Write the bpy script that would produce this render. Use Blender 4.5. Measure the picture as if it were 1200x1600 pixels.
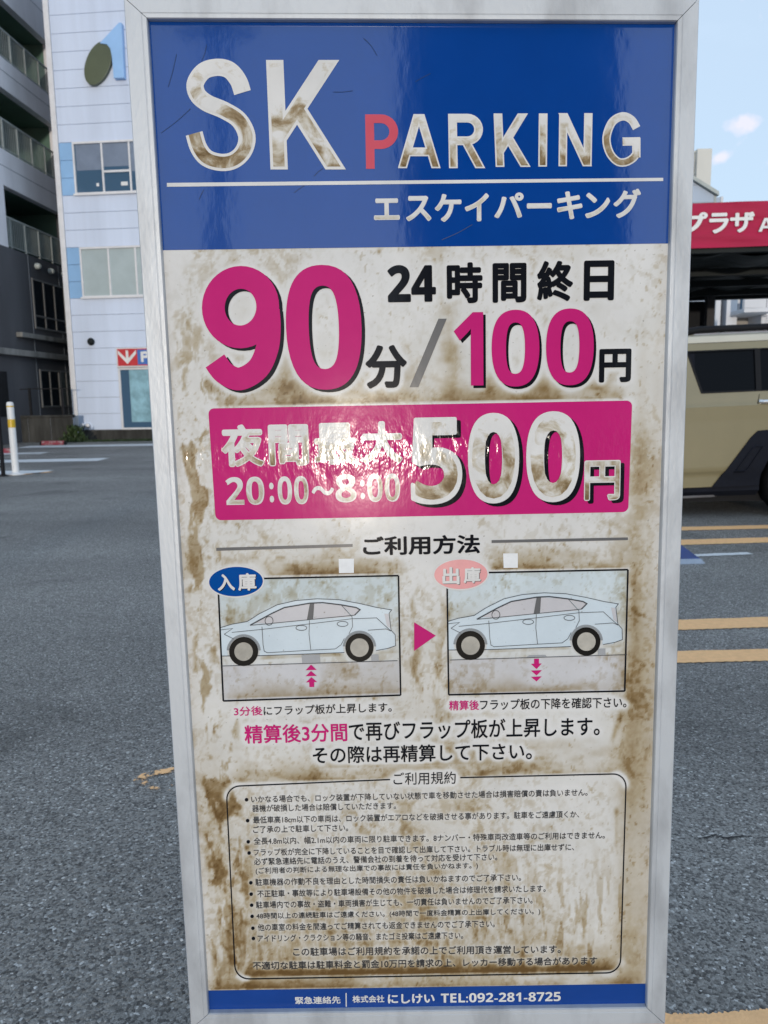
import bpy, bmesh, math, random
import numpy as np
from mathutils import Vector, Matrix
from mathutils.geometry import delaunay_2d_cdt

random.seed(7)
RNG = np.random.default_rng(11)
for o in list(bpy.data.objects):
    bpy.data.objects.remove(o, do_unlink=True)
SC = bpy.context.scene
COL = SC.collection
rad = math.radians

# ------------------------------------------------------------------ camera
FPX = 1202.0                      # focal length in pixels of the 1200 x 1600 photograph
PITCH, ROLL = rad(8.4235), rad(0.89)
CAM = np.array([0.0, 0.0, 1.30])
fwd = np.array([0, math.cos(PITCH), -math.sin(PITCH)])
right0 = np.array([1.0, 0, 0]); up0 = np.cross(right0, fwd)
RV = right0 * math.cos(ROLL) - up0 * math.sin(ROLL)
UV = up0 * math.cos(ROLL) + right0 * math.sin(ROLL)
cam_data = bpy.data.cameras.new('camera')
cam = bpy.data.objects.new('camera', cam_data); COL.objects.link(cam)
cam_data.sensor_fit = 'VERTICAL'; cam_data.sensor_height = 36.0
cam_data.lens = 36.0 * FPX / 1600.0
cam_data.clip_start = 0.05; cam_data.clip_end = 2000
cam.matrix_world = Matrix(((RV[0], UV[0], -fwd[0], CAM[0]), (RV[1], UV[1], -fwd[1], CAM[1]),
                           (RV[2], UV[2], -fwd[2], CAM[2]), (0, 0, 0, 1)))
cam_data.dof.use_dof = True; cam_data.dof.focus_distance = 1.35; cam_data.dof.aperture_fstop = 9.0
SC.camera = cam

def ray(px, py):
    return fwd + RV * ((px - 600.0) / FPX) - UV * ((py - 800.0) / FPX)
CLOUDLETS = [(*(ray(px, py) / np.linalg.norm(ray(px, py))), r) for px, py, r in ((1157, 192, .026), (1130, 244, .019))]
# ------------------------------------------------------------------ world, sun, exposure
SUN_EL, SUN_AZ = rad(3.0), rad(180.0)        # azimuth clockwise from +Y: low sun behind the camera
world = bpy.data.worlds.new('World'); SC.world = world; world.use_nodes = True
wn, wl = world.node_tree.nodes, world.node_tree.links
wn.clear()
w_out = wn.new('ShaderNodeOutputWorld'); w_bg = wn.new('ShaderNodeBackground')
sky = wn.new('ShaderNodeTexSky'); sky.sky_type = 'NISHITA'; sky.sun_disc = False
sky.sun_elevation = SUN_EL; sky.sun_rotation = SUN_AZ
sky.air_density = 1.0; sky.dust_density = 0.6; sky.ozone_density = 3.0
w_bg.inputs['Strength'].default_value = 0.15
# thin pinkish evening clouds scattered over the whole sky
w_tc = wn.new('ShaderNodeTexCoord'); w_map = wn.new('ShaderNodeMapping')
w_map.inputs['Location'].default_value = (0.35, 0.1, 0.22)
w_map.inputs['Scale'].default_value = (1.0, 1.0, 2.3)
w_no = wn.new('ShaderNodeTexNoise'); w_no.inputs['Scale'].default_value = 7.0
w_no.inputs['Detail'].default_value = 6.0; w_no.inputs['Roughness'].default_value = 0.55
w_cr = wn.new('ShaderNodeValToRGB')
w_cr.color_ramp.elements[0].position = 0.60; w_cr.color_ramp.elements[0].color = (0, 0, 0, 1)
w_cr.color_ramp.elements[1].position = 0.74; w_cr.color_ramp.elements[1].color = (0.75, 0.75, 0.75, 1)
w_mix = wn.new('ShaderNodeMix'); w_mix.data_type = 'RGBA'
w_hsv = wn.new('ShaderNodeMix'); w_hsv.data_type = 'RGBA'; w_hsv.blend_type = 'MULTIPLY'
w_hsv.inputs[0].default_value = 1.0; w_hsv.inputs[7].default_value = (1.75, 1.30, 1.18, 1)
# two small pink evening cloudlets low in the sky
w_acc = None
for (dxc, dyc, dzc, rr_) in CLOUDLETS:
    vm = wn.new('ShaderNodeVectorMath'); vm.operation = 'SUBTRACT'; vm.inputs[1].default_value = (dxc, dyc, dzc)
    sc_ = wn.new('ShaderNodeVectorMath'); sc_.operation = 'MULTIPLY'; sc_.inputs[1].default_value = (1 / rr_, 1 / rr_, 1.9 / rr_)
    ln = wn.new('ShaderNodeVectorMath'); ln.operation = 'LENGTH'
    mr_ = wn.new('ShaderNodeMapRange'); mr_.inputs['From Min'].default_value = 0.0; mr_.inputs['From Max'].default_value = 1.0; mr_.inputs['To Min'].default_value = 0.55; mr_.inputs['To Max'].default_value = 0.0
    wl.new(w_tc.outputs['Generated'], vm.inputs[0]); wl.new(vm.outputs[0], sc_.inputs[0]); wl.new(sc_.outputs[0], ln.inputs[0]); wl.new(ln.outputs['Value'], mr_.inputs['Value'])
    if w_acc is None: w_acc = mr_.outputs[0]
    else:
        mm = wn.new('ShaderNodeMath'); mm.operation = 'MAXIMUM'; wl.new(w_acc, mm.inputs[0]); wl.new(mr_.outputs[0], mm.inputs[1]); w_acc = mm.outputs[0]
w_n2 = wn.new('ShaderNodeTexNoise'); w_n2.inputs['Scale'].default_value = 45.0; w_n2.inputs['Detail'].default_value = 6.0
wl.new(w_tc.outputs['Generated'], w_n2.inputs['Vector'])
w_m2 = wn.new('ShaderNodeMath'); w_m2.operation = 'MULTIPLY_ADD'; w_m2.inputs[1].default_value = 1.1
w_s2 = wn.new('ShaderNodeMapRange'); w_s2.inputs['From Min'].default_value = 0.72; w_s2.inputs['From Max'].default_value = 1.0; w_s2.inputs['To Max'].default_value = 0.38
wl.new(w_n2.outputs['Fac'], w_m2.inputs[0]); wl.new(w_acc, w_m2.inputs[2]); wl.new(w_m2.outputs[0], w_s2.inputs['Value'])
wl.new(w_tc.outputs['Generated'], w_map.inputs['Vector']); wl.new(w_map.outputs[0], w_no.inputs['Vector'])
wl.new(w_no.outputs['Fac'], w_cr.inputs[0]); wl.new(w_cr.outputs[0], w_mix.inputs[0])
wl.new(sky.outputs[0], w_hsv.inputs[6])
wl.new(sky.outputs[0], w_mix.inputs[6]); wl.new(w_hsv.outputs[2], w_mix.inputs[7])
w_veil = wn.new('ShaderNodeMix'); w_veil.data_type = 'RGBA'; w_veil.inputs[0].default_value = 0.70   # thin even haze over the whole sky
w_veil.inputs[7].default_value = (2.72, 3.32, 4.0, 1)
wl.new(w_mix.outputs[2], w_veil.inputs[6]); w_pk = wn.new('ShaderNodeMix'); w_pk.data_type = 'RGBA'; w_pk.inputs[7].default_value = (4.6, 3.7, 4.1, 1)
wl.new(w_s2.outputs[0], w_pk.inputs[0]); wl.new(w_veil.outputs[2], w_pk.inputs[6]); wl.new(w_pk.outputs[2], w_bg.inputs['Color']); wl.new(w_bg.outputs[0], w_out.inputs['Surface'])

sun_data = bpy.data.lights.new('sun', 'SUN'); sun = bpy.data.objects.new('sun', sun_data); COL.objects.link(sun)
sun_data.energy = 0.8; sun_data.angle = rad(1.2); sun_data.color = (1.0, 0.89, 0.75)
sd = Vector((math.sin(SUN_AZ) * math.cos(SUN_EL), math.cos(SUN_AZ) * math.cos(SUN_EL), math.sin(SUN_EL)))
sun.rotation_euler = sd.to_track_quat('Z', 'Y').to_euler()

SC.view_settings.view_transform = 'Standard'
try: SC.view_settings.look = 'None'
except Exception: pass
SC.view_settings.gamma = 1.0; SC.view_settings.use_curve_mapping = False
SC.view_settings.exposure = 0.95

# ------------------------------------------------------------------ helpers
def at(px, py, Y):
    d = ray(px, py); return CAM + d * ((Y - CAM[1]) / d[1])
def gnd(px, py, z=0.0):
    d = ray(px, py); return CAM + d * ((z - CAM[2]) / d[2])
def hit(px, py, P0, n):
    d = ray(px, py); return CAM + d * (np.dot(P0 - CAM, n) / np.dot(d, n))

def tag(o, label=None, cat=None, group=None, kind=None):
    if label: o['label'] = label
    if cat: o['category'] = cat
    if group: o['group'] = group
    if kind: o['kind'] = kind
    return o
def empty(name, loc, rz=0.0):
    o = bpy.data.objects.new(name, None); COL.objects.link(o)
    o.location = Vector([float(c) for c in loc]); o.rotation_euler = (0, 0, rz); o.empty_display_size = 0.1
    return o
def link(name, me, mat, parent=None):
    o = bpy.data.objects.new(name, me); COL.objects.link(o)
    if mat is not None and not me.materials: me.materials.append(mat)
    if parent is not None: o.parent = parent
    return o

class MB:
    def __init__(s): s.v = []; s.f = []
    def add(s, vs, fs):
        n = len(s.v); s.v += [tuple(float(c) for c in p) for p in vs]; s.f += [tuple(i + n for i in f) for f in fs]; return s
    def box(s, x0, x1, y0, y1, z0, z1):
        vs = [(x0, y0, z0), (x1, y0, z0), (x1, y1, z0), (x0, y1, z0), (x0, y0, z1), (x1, y0, z1), (x1, y1, z1), (x0, y1, z1)]
        return s.add(vs, [(0, 3, 2, 1), (4, 5, 6, 7), (0, 1, 5, 4), (1, 2, 6, 5), (2, 3, 7, 6), (3, 0, 4, 7)])
    def prism(s, poly, vec):
        n = len(poly); a = [tuple(p) for p in poly]; b = [tuple(p[i] + vec[i] for i in range(3)) for p in poly]
        return s.add(a + b, [tuple(range(n))[::-1], tuple(range(n, 2 * n))] + [(i, (i + 1) % n, n + (i + 1) % n, n + i) for i in range(n)])
    def lathe(s, prof, n=20, c=(0, 0, 0), axis='z'):
        vs = []; fs = []
        for r, h in prof:
            for k in range(n):
                a = 2 * math.pi * k / n; p = (r * math.cos(a), r * math.sin(a), h)
                if axis == 'y': p = (p[0], p[2], p[1])
                if axis == 'x': p = (p[2], p[0], p[1])
                vs.append((p[0] + c[0], p[1] + c[1], p[2] + c[2]))
        m = len(prof)
        for i in range(m - 1):
            for k in range(n):
                fs.append((i * n + k, i * n + (k + 1) % n, (i + 1) * n + (k + 1) % n, (i + 1) * n + k))
        fs.append(tuple(range(n))[::-1]); fs.append(tuple((m - 1) * n + k for k in range(n)))
        return s.add(vs, fs)
    def tube(s, pts, r, n=8):
        pts = [Vector(p) for p in pts]; vs = []; fs = []
        for i, p in enumerate(pts):
            t = (pts[min(i + 1, len(pts) - 1)] - pts[max(i - 1, 0)]).normalized()
            a = t.orthogonal().normalized() if i == 0 else (a - t * a.dot(t)).normalized()
            b = t.cross(a)
            for k in range(n):
                q = 2 * math.pi * k / n; vs.append(p + a * (r * math.cos(q)) + b * (r * math.sin(q)))
        for i in range(len(pts) - 1):
            for k in range(n):
                fs.append((i * n + k, i * n + (k + 1) % n, (i + 1) * n + (k + 1) % n, (i + 1) * n + k))
        fs.append(tuple(range(n))[::-1]); fs.append(tuple((len(pts) - 1) * n + k for k in range(n)))
        return s.add(vs, fs)
    def build(s, name, mat, parent=None, smooth=False, bevel=0.0, fix=True):
        me = bpy.data.meshes.new(name); me.from_pydata(s.v, [], s.f)
        if fix or bevel:
            bm = bmesh.new(); bm.from_mesh(me)
            bmesh.ops.recalc_face_normals(bm, faces=bm.faces)
            if bevel: bmesh.ops.bevel(bm, geom=bm.edges[:], offset=bevel, segments=2, affect='EDGES', profile=0.6)
            bm.to_mesh(me); bm.free()
        if smooth:
            me.polygons.foreach_set('use_smooth', [True] * len(me.polygons))
            try: me.set_sharp_from_angle(angle=rad(38))
            except Exception: pass
        me.update()
        return link(name, me, mat, parent)

# ------------------------------------------------------------------ materials
def mat_new(name):
    m = bpy.data.materials.new(name); m.use_nodes = True
    return m, m.node_tree.nodes, m.node_tree.links, m.node_tree.nodes['Principled BSDF']
def pmat(name, col, rough=0.6, metal=0.0, var=0.12, scale=3.0, bump=0.0, bscale=60.0, spec=0.5, stretch=(1, 1, 1), coat=0.0, col2=None, thr=None):
    """Painted/solid surface: base colour broken up by two sizes of noise, uneven gloss and fine relief."""
    m, N, L, b = mat_new(name)
    tc = N.new('ShaderNodeTexCoord'); mp = N.new('ShaderNodeMapping'); mp.inputs['Scale'].default_value = stretch
    L.new(tc.outputs['Object'], mp.inputs[0])
    n1 = N.new('ShaderNodeTexNoise'); n1.inputs['Scale'].default_value = scale; n1.inputs['Detail'].default_value = 6
    n1.inputs['Roughness'].default_value = 0.6
    L.new(mp.outputs[0], n1.inputs['Vector'])
    cr = N.new('ShaderNodeValToRGB')
    c2 = col2 if col2 else tuple(c * (1 - 2 * var) for c in col)
    hi = col if col2 else tuple(min(1, c * (1 + var)) for c in col)
    cr.color_ramp.elements[0].position = thr[0] if thr else 0.3; cr.color_ramp.elements[1].position = thr[1] if thr else 0.7
    cr.color_ramp.elements[0].color = (*c2, 1); cr.color_ramp.elements[1].color = (*hi, 1)
    L.new(n1.outputs['Fac'], cr.inputs[0]); L.new(cr.outputs[0], b.inputs['Base Color'])
    mr = N.new('ShaderNodeMapRange'); mr.inputs['To Min'].default_value = max(0.02, rough - 0.1); mr.inputs['To Max'].default_value = min(1, rough + 0.1)
    L.new(n1.outputs['Fac'], mr.inputs['Value']); L.new(mr.outputs[0], b.inputs['Roughness'])
    b.inputs['Metallic'].default_value = metal; b.inputs['Specular IOR Level'].default_value = spec
    if coat: b.inputs['Coat Weight'].default_value = coat; b.inputs['Coat Roughness'].default_value = 0.06
    if bump:
        n2 = N.new('ShaderNodeTexNoise'); n2.inputs['Scale'].default_value = bscale; n2.inputs['Detail'].default_value = 4
        L.new(mp.outputs[0], n2.inputs['Vector'])
        bp = N.new('ShaderNodeBump'); bp.inputs['Distance'].default_value = bump; bp.inputs['Strength'].default_value = 1.0
        L.new(n2.outputs['Fac'], bp.inputs['Height']); L.new(bp.outputs[0], b.inputs['Normal'])
    return m
def glass(name, col=(0.02, 0.025, 0.03), rough=0.04, spec=0.6):
    m, N, L, b = mat_new(name)
    tc = N.new('ShaderNodeTexCoord'); n = N.new('ShaderNodeTexNoise'); n.inputs['Scale'].default_value = 1.3
    L.new(tc.outputs['Object'], n.inputs['Vector'])
    bp = N.new('ShaderNodeBump'); bp.inputs['Distance'].default_value = 0.01; bp.inputs['Strength'].default_value = 0.4
    L.new(n.outputs['Fac'], bp.inputs['Height']); L.new(bp.outputs[0], b.inputs['Normal'])
    b.inputs['Base Color'].default_value = (*col, 1); b.inputs['Roughness'].default_value = rough
    b.inputs['Specular IOR Level'].default_value = spec
    return m

def asphalt():
    m, N, L, b = mat_new('asphalt')
    tc = N.new('ShaderNodeTexCoord')
    v1 = N.new('ShaderNodeTexVoronoi'); v1.inputs['Scale'].default_value = 145
    v2 = N.new('ShaderNodeTexVoronoi'); v2.inputs['Scale'].default_value = 70
    n1 = N.new('ShaderNodeTexNoise'); n1.inputs['Scale'].default_value = 0.55; n1.inputs['Detail'].default_value = 5
    n2 = N.new('ShaderNodeTexNoise'); n2.inputs['Scale'].default_value = 30; n2.inputs['Detail'].default_value = 5
    mp = N.new('ShaderNodeMapping'); mp.inputs['Scale'].default_value = (0.12, 0.7, 1)
    n3 = N.new('ShaderNodeTexNoise'); n3.inputs['Scale'].default_value = 1.0; n3.inputs['Detail'].default_value = 6
    L.new(tc.outputs['Object'], mp.inputs[0]); L.new(mp.outputs[0], n3.inputs['Vector'])
    for t in (v1, v2, n1, n2): L.new(tc.outputs['Object'], t.inputs['Vector'])
    # stone-by-stone albedo
    s1 = N.new('ShaderNodeSeparateColor'); L.new(v1.outputs['Color'], s1.inputs[0])
    cr = N.new('ShaderNodeValToRGB'); e = cr.color_ramp.elements
    e[0].position = 0.0; e[0].color = (0.085, 0.083, 0.081, 1); e[1].position = 0.62; e[1].color = (0.305, 0.295, 0.28, 1)
    x = e.new(0.93); x.color = (0.34, 0.335, 0.325, 1); x = e.new(0.988); x.color = (0.66, 0.66, 0.65, 1)
    L.new(s1.outputs[0], cr.inputs[0])
    mx = N.new('ShaderNodeMix'); mx.data_type = 'RGBA'; mx.blend_type = 'MULTIPLY'; mx.inputs[0].default_value = 1
    mr = N.new('ShaderNodeMapRange'); mr.inputs['From Min'].default_value = 0.3; mr.inputs['From Max'].default_value = 0.7
    mr.inputs['To Min'].default_value = 0.62; mr.inputs['To Max'].default_value = 1.36
    ad = N.new('ShaderNodeMath'); ad.operation = 'MULTIPLY_ADD'; ad.inputs[1].default_value = 0.5
    L.new(n1.outputs['Fac'], ad.inputs[0])
    ad2 = N.new('ShaderNodeMath'); ad2.operation = 'MULTIPLY'; ad2.inputs[1].default_value = 0.5
    L.new(n3.outputs['Fac'], ad2.inputs[0]); L.new(ad2.outputs[0], ad.inputs[2]); L.new(ad.outputs[0], mr.inputs['Value'])
    L.new(cr.outputs[0], mx.inputs[6]); L.new(mr.outputs[0], mx.inputs[7])
    n4 = N.new('ShaderNodeTexNoise'); n4.inputs['Scale'].default_value = 1.15; n4.inputs['Detail'].default_value = 4; n4.inputs['Distortion'].default_value = .5
    L.new(tc.outputs['Object'], n4.inputs['Vector'])
    oil = N.new('ShaderNodeMapRange'); oil.inputs['From Min'].default_value = .60; oil.inputs['From Max'].default_value = .70; oil.inputs['To Min'].default_value = 1.0; oil.inputs['To Max'].default_value = .70
    L.new(n4.outputs['Fac'], oil.inputs['Value'])
    mo = N.new('ShaderNodeMix'); mo.data_type = 'RGBA'; mo.blend_type = 'MULTIPLY'; mo.inputs[0].default_value = 1
    L.new(mx.outputs[2], mo.inputs[6]); L.new(oil.outputs[0], mo.inputs[7]); L.new(mo.outputs[2], b.inputs['Base Color'])
    h = N.new('ShaderNodeMath'); h.operation = 'MULTIPLY_ADD'; h.inputs[1].default_value = -1.0
    L.new(v1.outputs['Distance'], h.inputs[0])
    h2 = N.new('ShaderNodeMath'); h2.operation = 'MULTIPLY_ADD'; h2.inputs[1].default_value = -1.6
    L.new(v2.outputs['Distance'], h2.inputs[0]); L.new(n2.outputs['Fac'], h2.inputs[2]); L.new(h2.outputs[0], h.inputs[2])
    bp = N.new('ShaderNodeBump'); bp.inputs['Distance'].default_value = 0.008; bp.inputs['Strength'].default_value = 1.0
    L.new(h.outputs[0], bp.inputs['Height']); L.new(bp.outputs[0], b.inputs['Normal'])
    b.inputs['Roughness'].default_value = 0.62; b.inputs['Specular IOR Level'].default_value = 0.45
    return m
def road_paint(name, col, wear=0.45, sharp=0.08, bright=1.0):
    """Thermoplastic road paint with worn-through holes (alpha) following the stone texture."""
    m, N, L, b = mat_new(name)
    tc = N.new('ShaderNodeTexCoord')
    n = N.new('ShaderNodeTexNoise'); n.inputs['Scale'].default_value = 26; n.inputs['Detail'].default_value = 8; n.inputs['Roughness'].default_value = 0.7
    n2 = N.new('ShaderNodeTexNoise'); n2.inputs['Scale'].default_value = 2.2; n2.inputs['Detail'].default_value = 3
    v = N.new('ShaderNodeTexVoronoi'); v.inputs['Scale'].default_value = 110
    for t in (n, n2, v): L.new(tc.outputs['Object'], t.inputs['Vector'])
    a = N.new('ShaderNodeMath'); a.operation = 'MULTIPLY_ADD'; a.inputs[1].default_value = 0.55
    L.new(n2.outputs['Fac'], a.inputs[0]); q = N.new('ShaderNodeMath'); q.operation = 'MULTIPLY'; q.inputs[1].default_value = 0.45
    L.new(n.outputs['Fac'], q.inputs[0]); L.new(q.outputs[0], a.inputs[2])
    mr = N.new('ShaderNodeMapRange'); mr.inputs['From Min'].default_value = wear - sharp; mr.inputs['From Max'].default_value = wear
    L.new(a.outputs[0], mr.inputs['Value']); L.new(mr.outputs[0], b.inputs['Alpha'])
    cr = N.new('ShaderNodeValToRGB'); cr.color_ramp.elements[0].position = 0.35; cr.color_ramp.elements[1].position = 0.6
    cr.color_ramp.elements[0].color = (*[c * 0.88 for c in col], 1); cr.color_ramp.elements[1].color = (*col, 1)
    L.new(n.outputs['Fac'], cr.inputs[0]); L.new(cr.outputs[0], b.inputs['Base Color'])
    bp = N.new('ShaderNodeBump'); bp.inputs['Distance'].default_value = 0.002; L.new(v.outputs['Distance'], bp.inputs['Height']); L.new(bp.outputs[0], b.inputs['Normal'])
    b.inputs['Roughness'].default_value = 0.75
    return m

M = {}
M['asphalt'] = asphalt()
M['orange'] = road_paint('orange_road_paint', (0.98, 0.57, 0.27), wear=0.25)
M['orange_worn'] = road_paint('worn_orange_road_paint', (0.96, 0.56, 0.27), wear=0.49, sharp=0.03)
M['white_line'] = road_paint('white_road_paint', (0.74, 0.76, 0.78), wear=0.42, sharp=0.12)
M['siding'] = pmat('pale_blue_siding', (0.62, 0.71, 0.88), 0.5, spec=.3, var=0.07, scale=0.7, stretch=(1.5, 1, 0.15), bump=0.0008, bscale=40)
M['siding_blue'] = pmat('sky_blue_siding', (0.26, 0.47, 0.76), 0.45, var=0.05, scale=1.0, bump=0.0008, bscale=40)
M['white_metal'] = pmat('white_painted_metal', (0.72, 0.73, 0.76), 0.35, var=0.05, scale=4, bump=0.0005)
M['joint'] = pmat('grey_joint', (0.30, 0.34, 0.40), 0.8)
M['concrete'] = pmat('weathered_concrete', (0.24, 0.24, 0.23), 0.85, var=0.22, scale=2.5, bump=0.006, bscale=25, stretch=(1, 1, 0.35))
M['dark_concrete'] = pmat('damp_dark_concrete', (0.055, 0.055, 0.052), 0.9, spec=.2, var=0.3, scale=2.2, bump=0.006, bscale=25, stretch=(1.4, 1.4, 0.3))  # shade on the low wall is put into this dark base colour
M['grey_wall'] = pmat('light_grey_wall', (0.80, 0.81, 0.87), 0.7, var=0.08, scale=0.8, bump=0.002, bscale=40, stretch=(1, 1, 0.3))
M['dark_wall'] = pmat('charcoal_wall', (0.095, 0.098, 0.11), 0.75, spec=.25, var=0.12, scale=0.9, bump=0.002, bscale=40, stretch=(1, 1, 0.3))
M['green_wall'] = pmat('dark_green_recess', (0.09, 0.17, 0.135), 0.7, var=0.12, scale=1.0)
M['frame_grey'] = pmat('dull_window_frame', (0.17, 0.17, 0.17), 0.5, var=0.08, scale=5, spec=.25)
M['rail'] = pmat('grey_green_rail', (0.40, 0.44, 0.43), 0.45, var=0.08, scale=5)
M['dark_metal'] = pmat('dark_metal', (0.013, 0.017, 0.018), 0.6, spec=.2, var=0.1, scale=6, bump=0.0006)
M['black'] = pmat('black_plastic', (0.010, 0.011, 0.014), 0.6, spec=.15, var=0.1, scale=9, bump=0.0003, bscale=300)
M['glass_dark'] = glass('dark_window_glass', (0.012, 0.016, 0.02))
M['glass_blue'] = glass('blue_window_glass', (0.06, 0.12, 0.20), 0.05)
M['blind'] = pmat('closed_blind_behind_glass', (0.42, 0.50, 0.52), 0.12, var=0.06, scale=1.2)
M['blind_dim'] = pmat('dim_blind_behind_glass', (0.19, 0.20, 0.17), 0.15, var=0.2, scale=1.5, stretch=(4, 4, 0.5))
M['olive_metal'] = pmat('olive_sign_face', (0.085, 0.105, 0.06), 0.4, var=0.06, scale=2)
M['logo_blue'] = pmat('light_blue_sign_face', (0.30, 0.52, 0.85), 0.4, var=0.04, scale=2)
M['red_sign'] = pmat('red_sign_face', (0.55, 0.035, 0.045), 0.35, var=0.06, scale=3)
M['blue_sign'] = pmat('blue_sign_square', (0.05, 0.16, 0.50), 0.35, var=0.05, scale=3)
M['white_sign'] = pmat('white_sign_print', (0.76, 0.77, 0.78), 0.4, var=0.04, scale=5)
M['aqua'] = pmat('aqua_map_poster', (0.30, 0.52, 0.62), 0.12, var=0.25, scale=2.0, bump=0.0)
M['wheelstop'] = pmat('red_wheel_stop', (0.24, 0.04, 0.06), 0.8, col2=(0.32, 0.25, 0.26), scale=14, thr=(0.38, 0.5), bump=0.003)
M['leaf'] = pmat('weed_leaf', (0.04, 0.07, 0.02), 0.6, var=0.3, scale=6)
M['canopy_red'] = pmat('red_vinyl_sheet', (0.42, 0.02, 0.07), 0.55, spec=.15, var=0.06, scale=2.5, bump=0.02, bscale=2.2, stretch=(0.35, 1, 2.2))
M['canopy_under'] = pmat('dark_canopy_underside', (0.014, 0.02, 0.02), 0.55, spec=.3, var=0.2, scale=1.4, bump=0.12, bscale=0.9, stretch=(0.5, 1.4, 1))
M['apartment'] = pmat('white_apartment_render', (0.66, 0.68, 0.72), 0.7, var=0.04, scale=0.6, stretch=(1, 1, 0.3))
M['cream'] = pmat('cream_render', (0.62, 0.62, 0.58), 0.7, var=0.04, scale=0.5, stretch=(1, 1, 0.3))
M['blue_grey'] = pmat('blue_grey_cladding', (0.40, 0.48, 0.60), 0.45, var=0.04, scale=0.8, stretch=(1, 1, 0.3))
M['beige_wall'] = pmat('beige_recess_wall', (0.36, 0.34, 0.31), 0.75, var=0.08, scale=2)
M['pole'] = pmat('concrete_pole', (0.30, 0.29, 0.28), 0.8, var=0.1, scale=3)
M['brown_block'] = pmat('brown_office_wall', (0.08, 0.08, 0.085), 0.7, var=0.1, scale=0.5)
M['bollard'] = pmat('white_bollard_plastic', (0.74, 0.75, 0.76), 0.4, var=0.06, scale=7, bump=0.0008, stretch=(1, 1, 0.2))
M['yellow'] = pmat('yellow_reflective_tape', (0.62, 0.40, 0.02), 0.35, var=0.08, scale=12)
M['blue_plate'] = pmat('blue_painted_plate', (0.025, 0.07, 0.26), 0.5, var=0.15, scale=9, bump=0.001)
M['zinc'] = pmat('galvanised_edge', (0.42, 0.47, 0.55), 0.45, metal=0.6, var=0.1, scale=9)

# ------------------------------------------------------------------ ground
def grid_sheet(name, x0, x1, y0, y1, z, mat):
    return MB().add([(x0, y0, z), (x1, y0, z), (x1, y1, z), (x0, y1, z)], [(0, 1, 2, 3)]).build(name, mat, fix=False)
g = grid_sheet('ground', -300, 300, -150, 600, 0.0, M['asphalt']); tag(g, kind='structure')

def ground_strip(name, pts_px, z, mat, jag=0.0):
    """A painted band on the ground: outline given as photo pixels, dropped onto the ground plane."""
    pts = [gnd(x, y, z) for x, y in pts_px]
    return MB().add(pts, [tuple(range(len(pts)))]).build(name, mat, fix=False)
def line_band(name, a, b, w0, w1, z, mat, n=60, jag=0.006):
    """Painted stripe from ground point a to b, with slightly ragged edges."""
    a = np.array(a[:2]); b = np.array(b[:2]); d = (b - a); ln = np.linalg.norm(d); d /= ln; nn = np.array([-d[1], d[0]])
    vs = []; fs = []
    for i in range(n + 1):
        t = i / n; p = a + d * ln * t; w = w0 + (w1 - w0) * t
        e0 = jag * (.5 * math.sin(p[0] * 31 + i * .37) + random.uniform(-.5, .5)); e1 = jag * (.5 * math.sin(p[0] * 23 + 2) + random.uniform(-.5, .5))
        vs += [(*(p - nn * (w / 2 + e0)), z), (*(p + nn * (w / 2 + e1)), z)]
    for i in range(n): fs.append((2 * i, 2 * i + 2, 2 * i + 3, 2 * i + 1))
    return MB().add(vs, fs).build(name, mat, fix=False)
def px_stripe(xl, yl, xr, yr, wpx, mat, name='road_marking', far=None, n=60, jag=0.006):
    a = gnd(xl, yl); b = gnd(xr, yr); w = abs(gnd(xl, yl - wpx / 2)[1] - gnd(xl, yl + wpx / 2)[1])
    if far: b = a + (b - a) * far
    o = line_band(name, a, b, w, w, 0.004, mat, n, jag); tag(o, kind='structure'); return o
px_stripe(960, 829, 1200, 823.5, 5.5, M['orange'], far=3.0, n=700, jag=0.006)
px_stripe(960, 851, 1200, 844, 8, M['orange'], far=3.0, n=700, jag=0.006)
px_stripe(850, 984, 1200, 972.5, 16, M['orange'], far=2.2, n=700, jag=0.005)
px_stripe(850, 1032, 1200, 1024, 18.5, M['orange'], far=2.2, n=700, jag=0.005)
px_stripe(1083, 868.5, 1172, 865, 3.5, M['white_line'], n=40)
px_stripe(-60, 722, 162, 718, 4.5, M['white_line'], n=40)
px_stripe(36, 698.5, 290, 694, 3.0, M['white_line'], n=40)
px_stripe(-30, 710, 70, 708, 2.6, M['white_line'], n=40)
px_stripe(-40, 739, 72, 737.5, 5.0, M['white_line'], n=40)
# worn orange paint: the rounded end of an old loop and a band at the foot of the sign
def arc_band(cx, cy, rx, ry, a0, a1, w, mat, n=40):
    vs = []; fs = []
    for i in range(n + 1):
        a = rad(a0 + (a1 - a0) * i / n); c, s_ = math.cos(a), math.sin(a)
        j = random.uniform(-0.004, 0.004)
        vs += [(cx + (rx - w / 2 - j) * c, cy + (ry - w / 2 - j) * s_, 0.004), (cx + (rx + w / 2 + j) * c, cy + (ry + w / 2 + j) * s_, 0.004)]
    for i in range(n): fs.append((2 * i, 2 * i + 1, 2 * i + 3, 2 * i + 2))
    o = MB().add(vs, fs).build('road_marking', mat, fix=False); tag(o, kind='structure')
p0 = gnd(214, 1219); p1 = gnd(272, 1229); p2 = gnd(272, 1207)
arc_band(p1[0] + 0.06, (p1[1] + p2[1]) / 2, p1[0] + 0.06 - p0[0] - 0.01, abs(p2[1] - p1[1]) / 2 + 0.02, 88, 272, 0.042, M['orange_worn'])
px_stripe(150, 1648, 1330, 1604, 60, M['orange_worn'], n=500, jag=0.006)
# orange curve in front of the far bollard
a0 = gnd(-40, 745); a1 = gnd(40, 743)
arc_band(a0[0] - 0.3, a0[1] + 1.2, a1[0] - a0[0] + 0.55, 1.25, -95, -20, 0.16, M['orange'])

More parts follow.
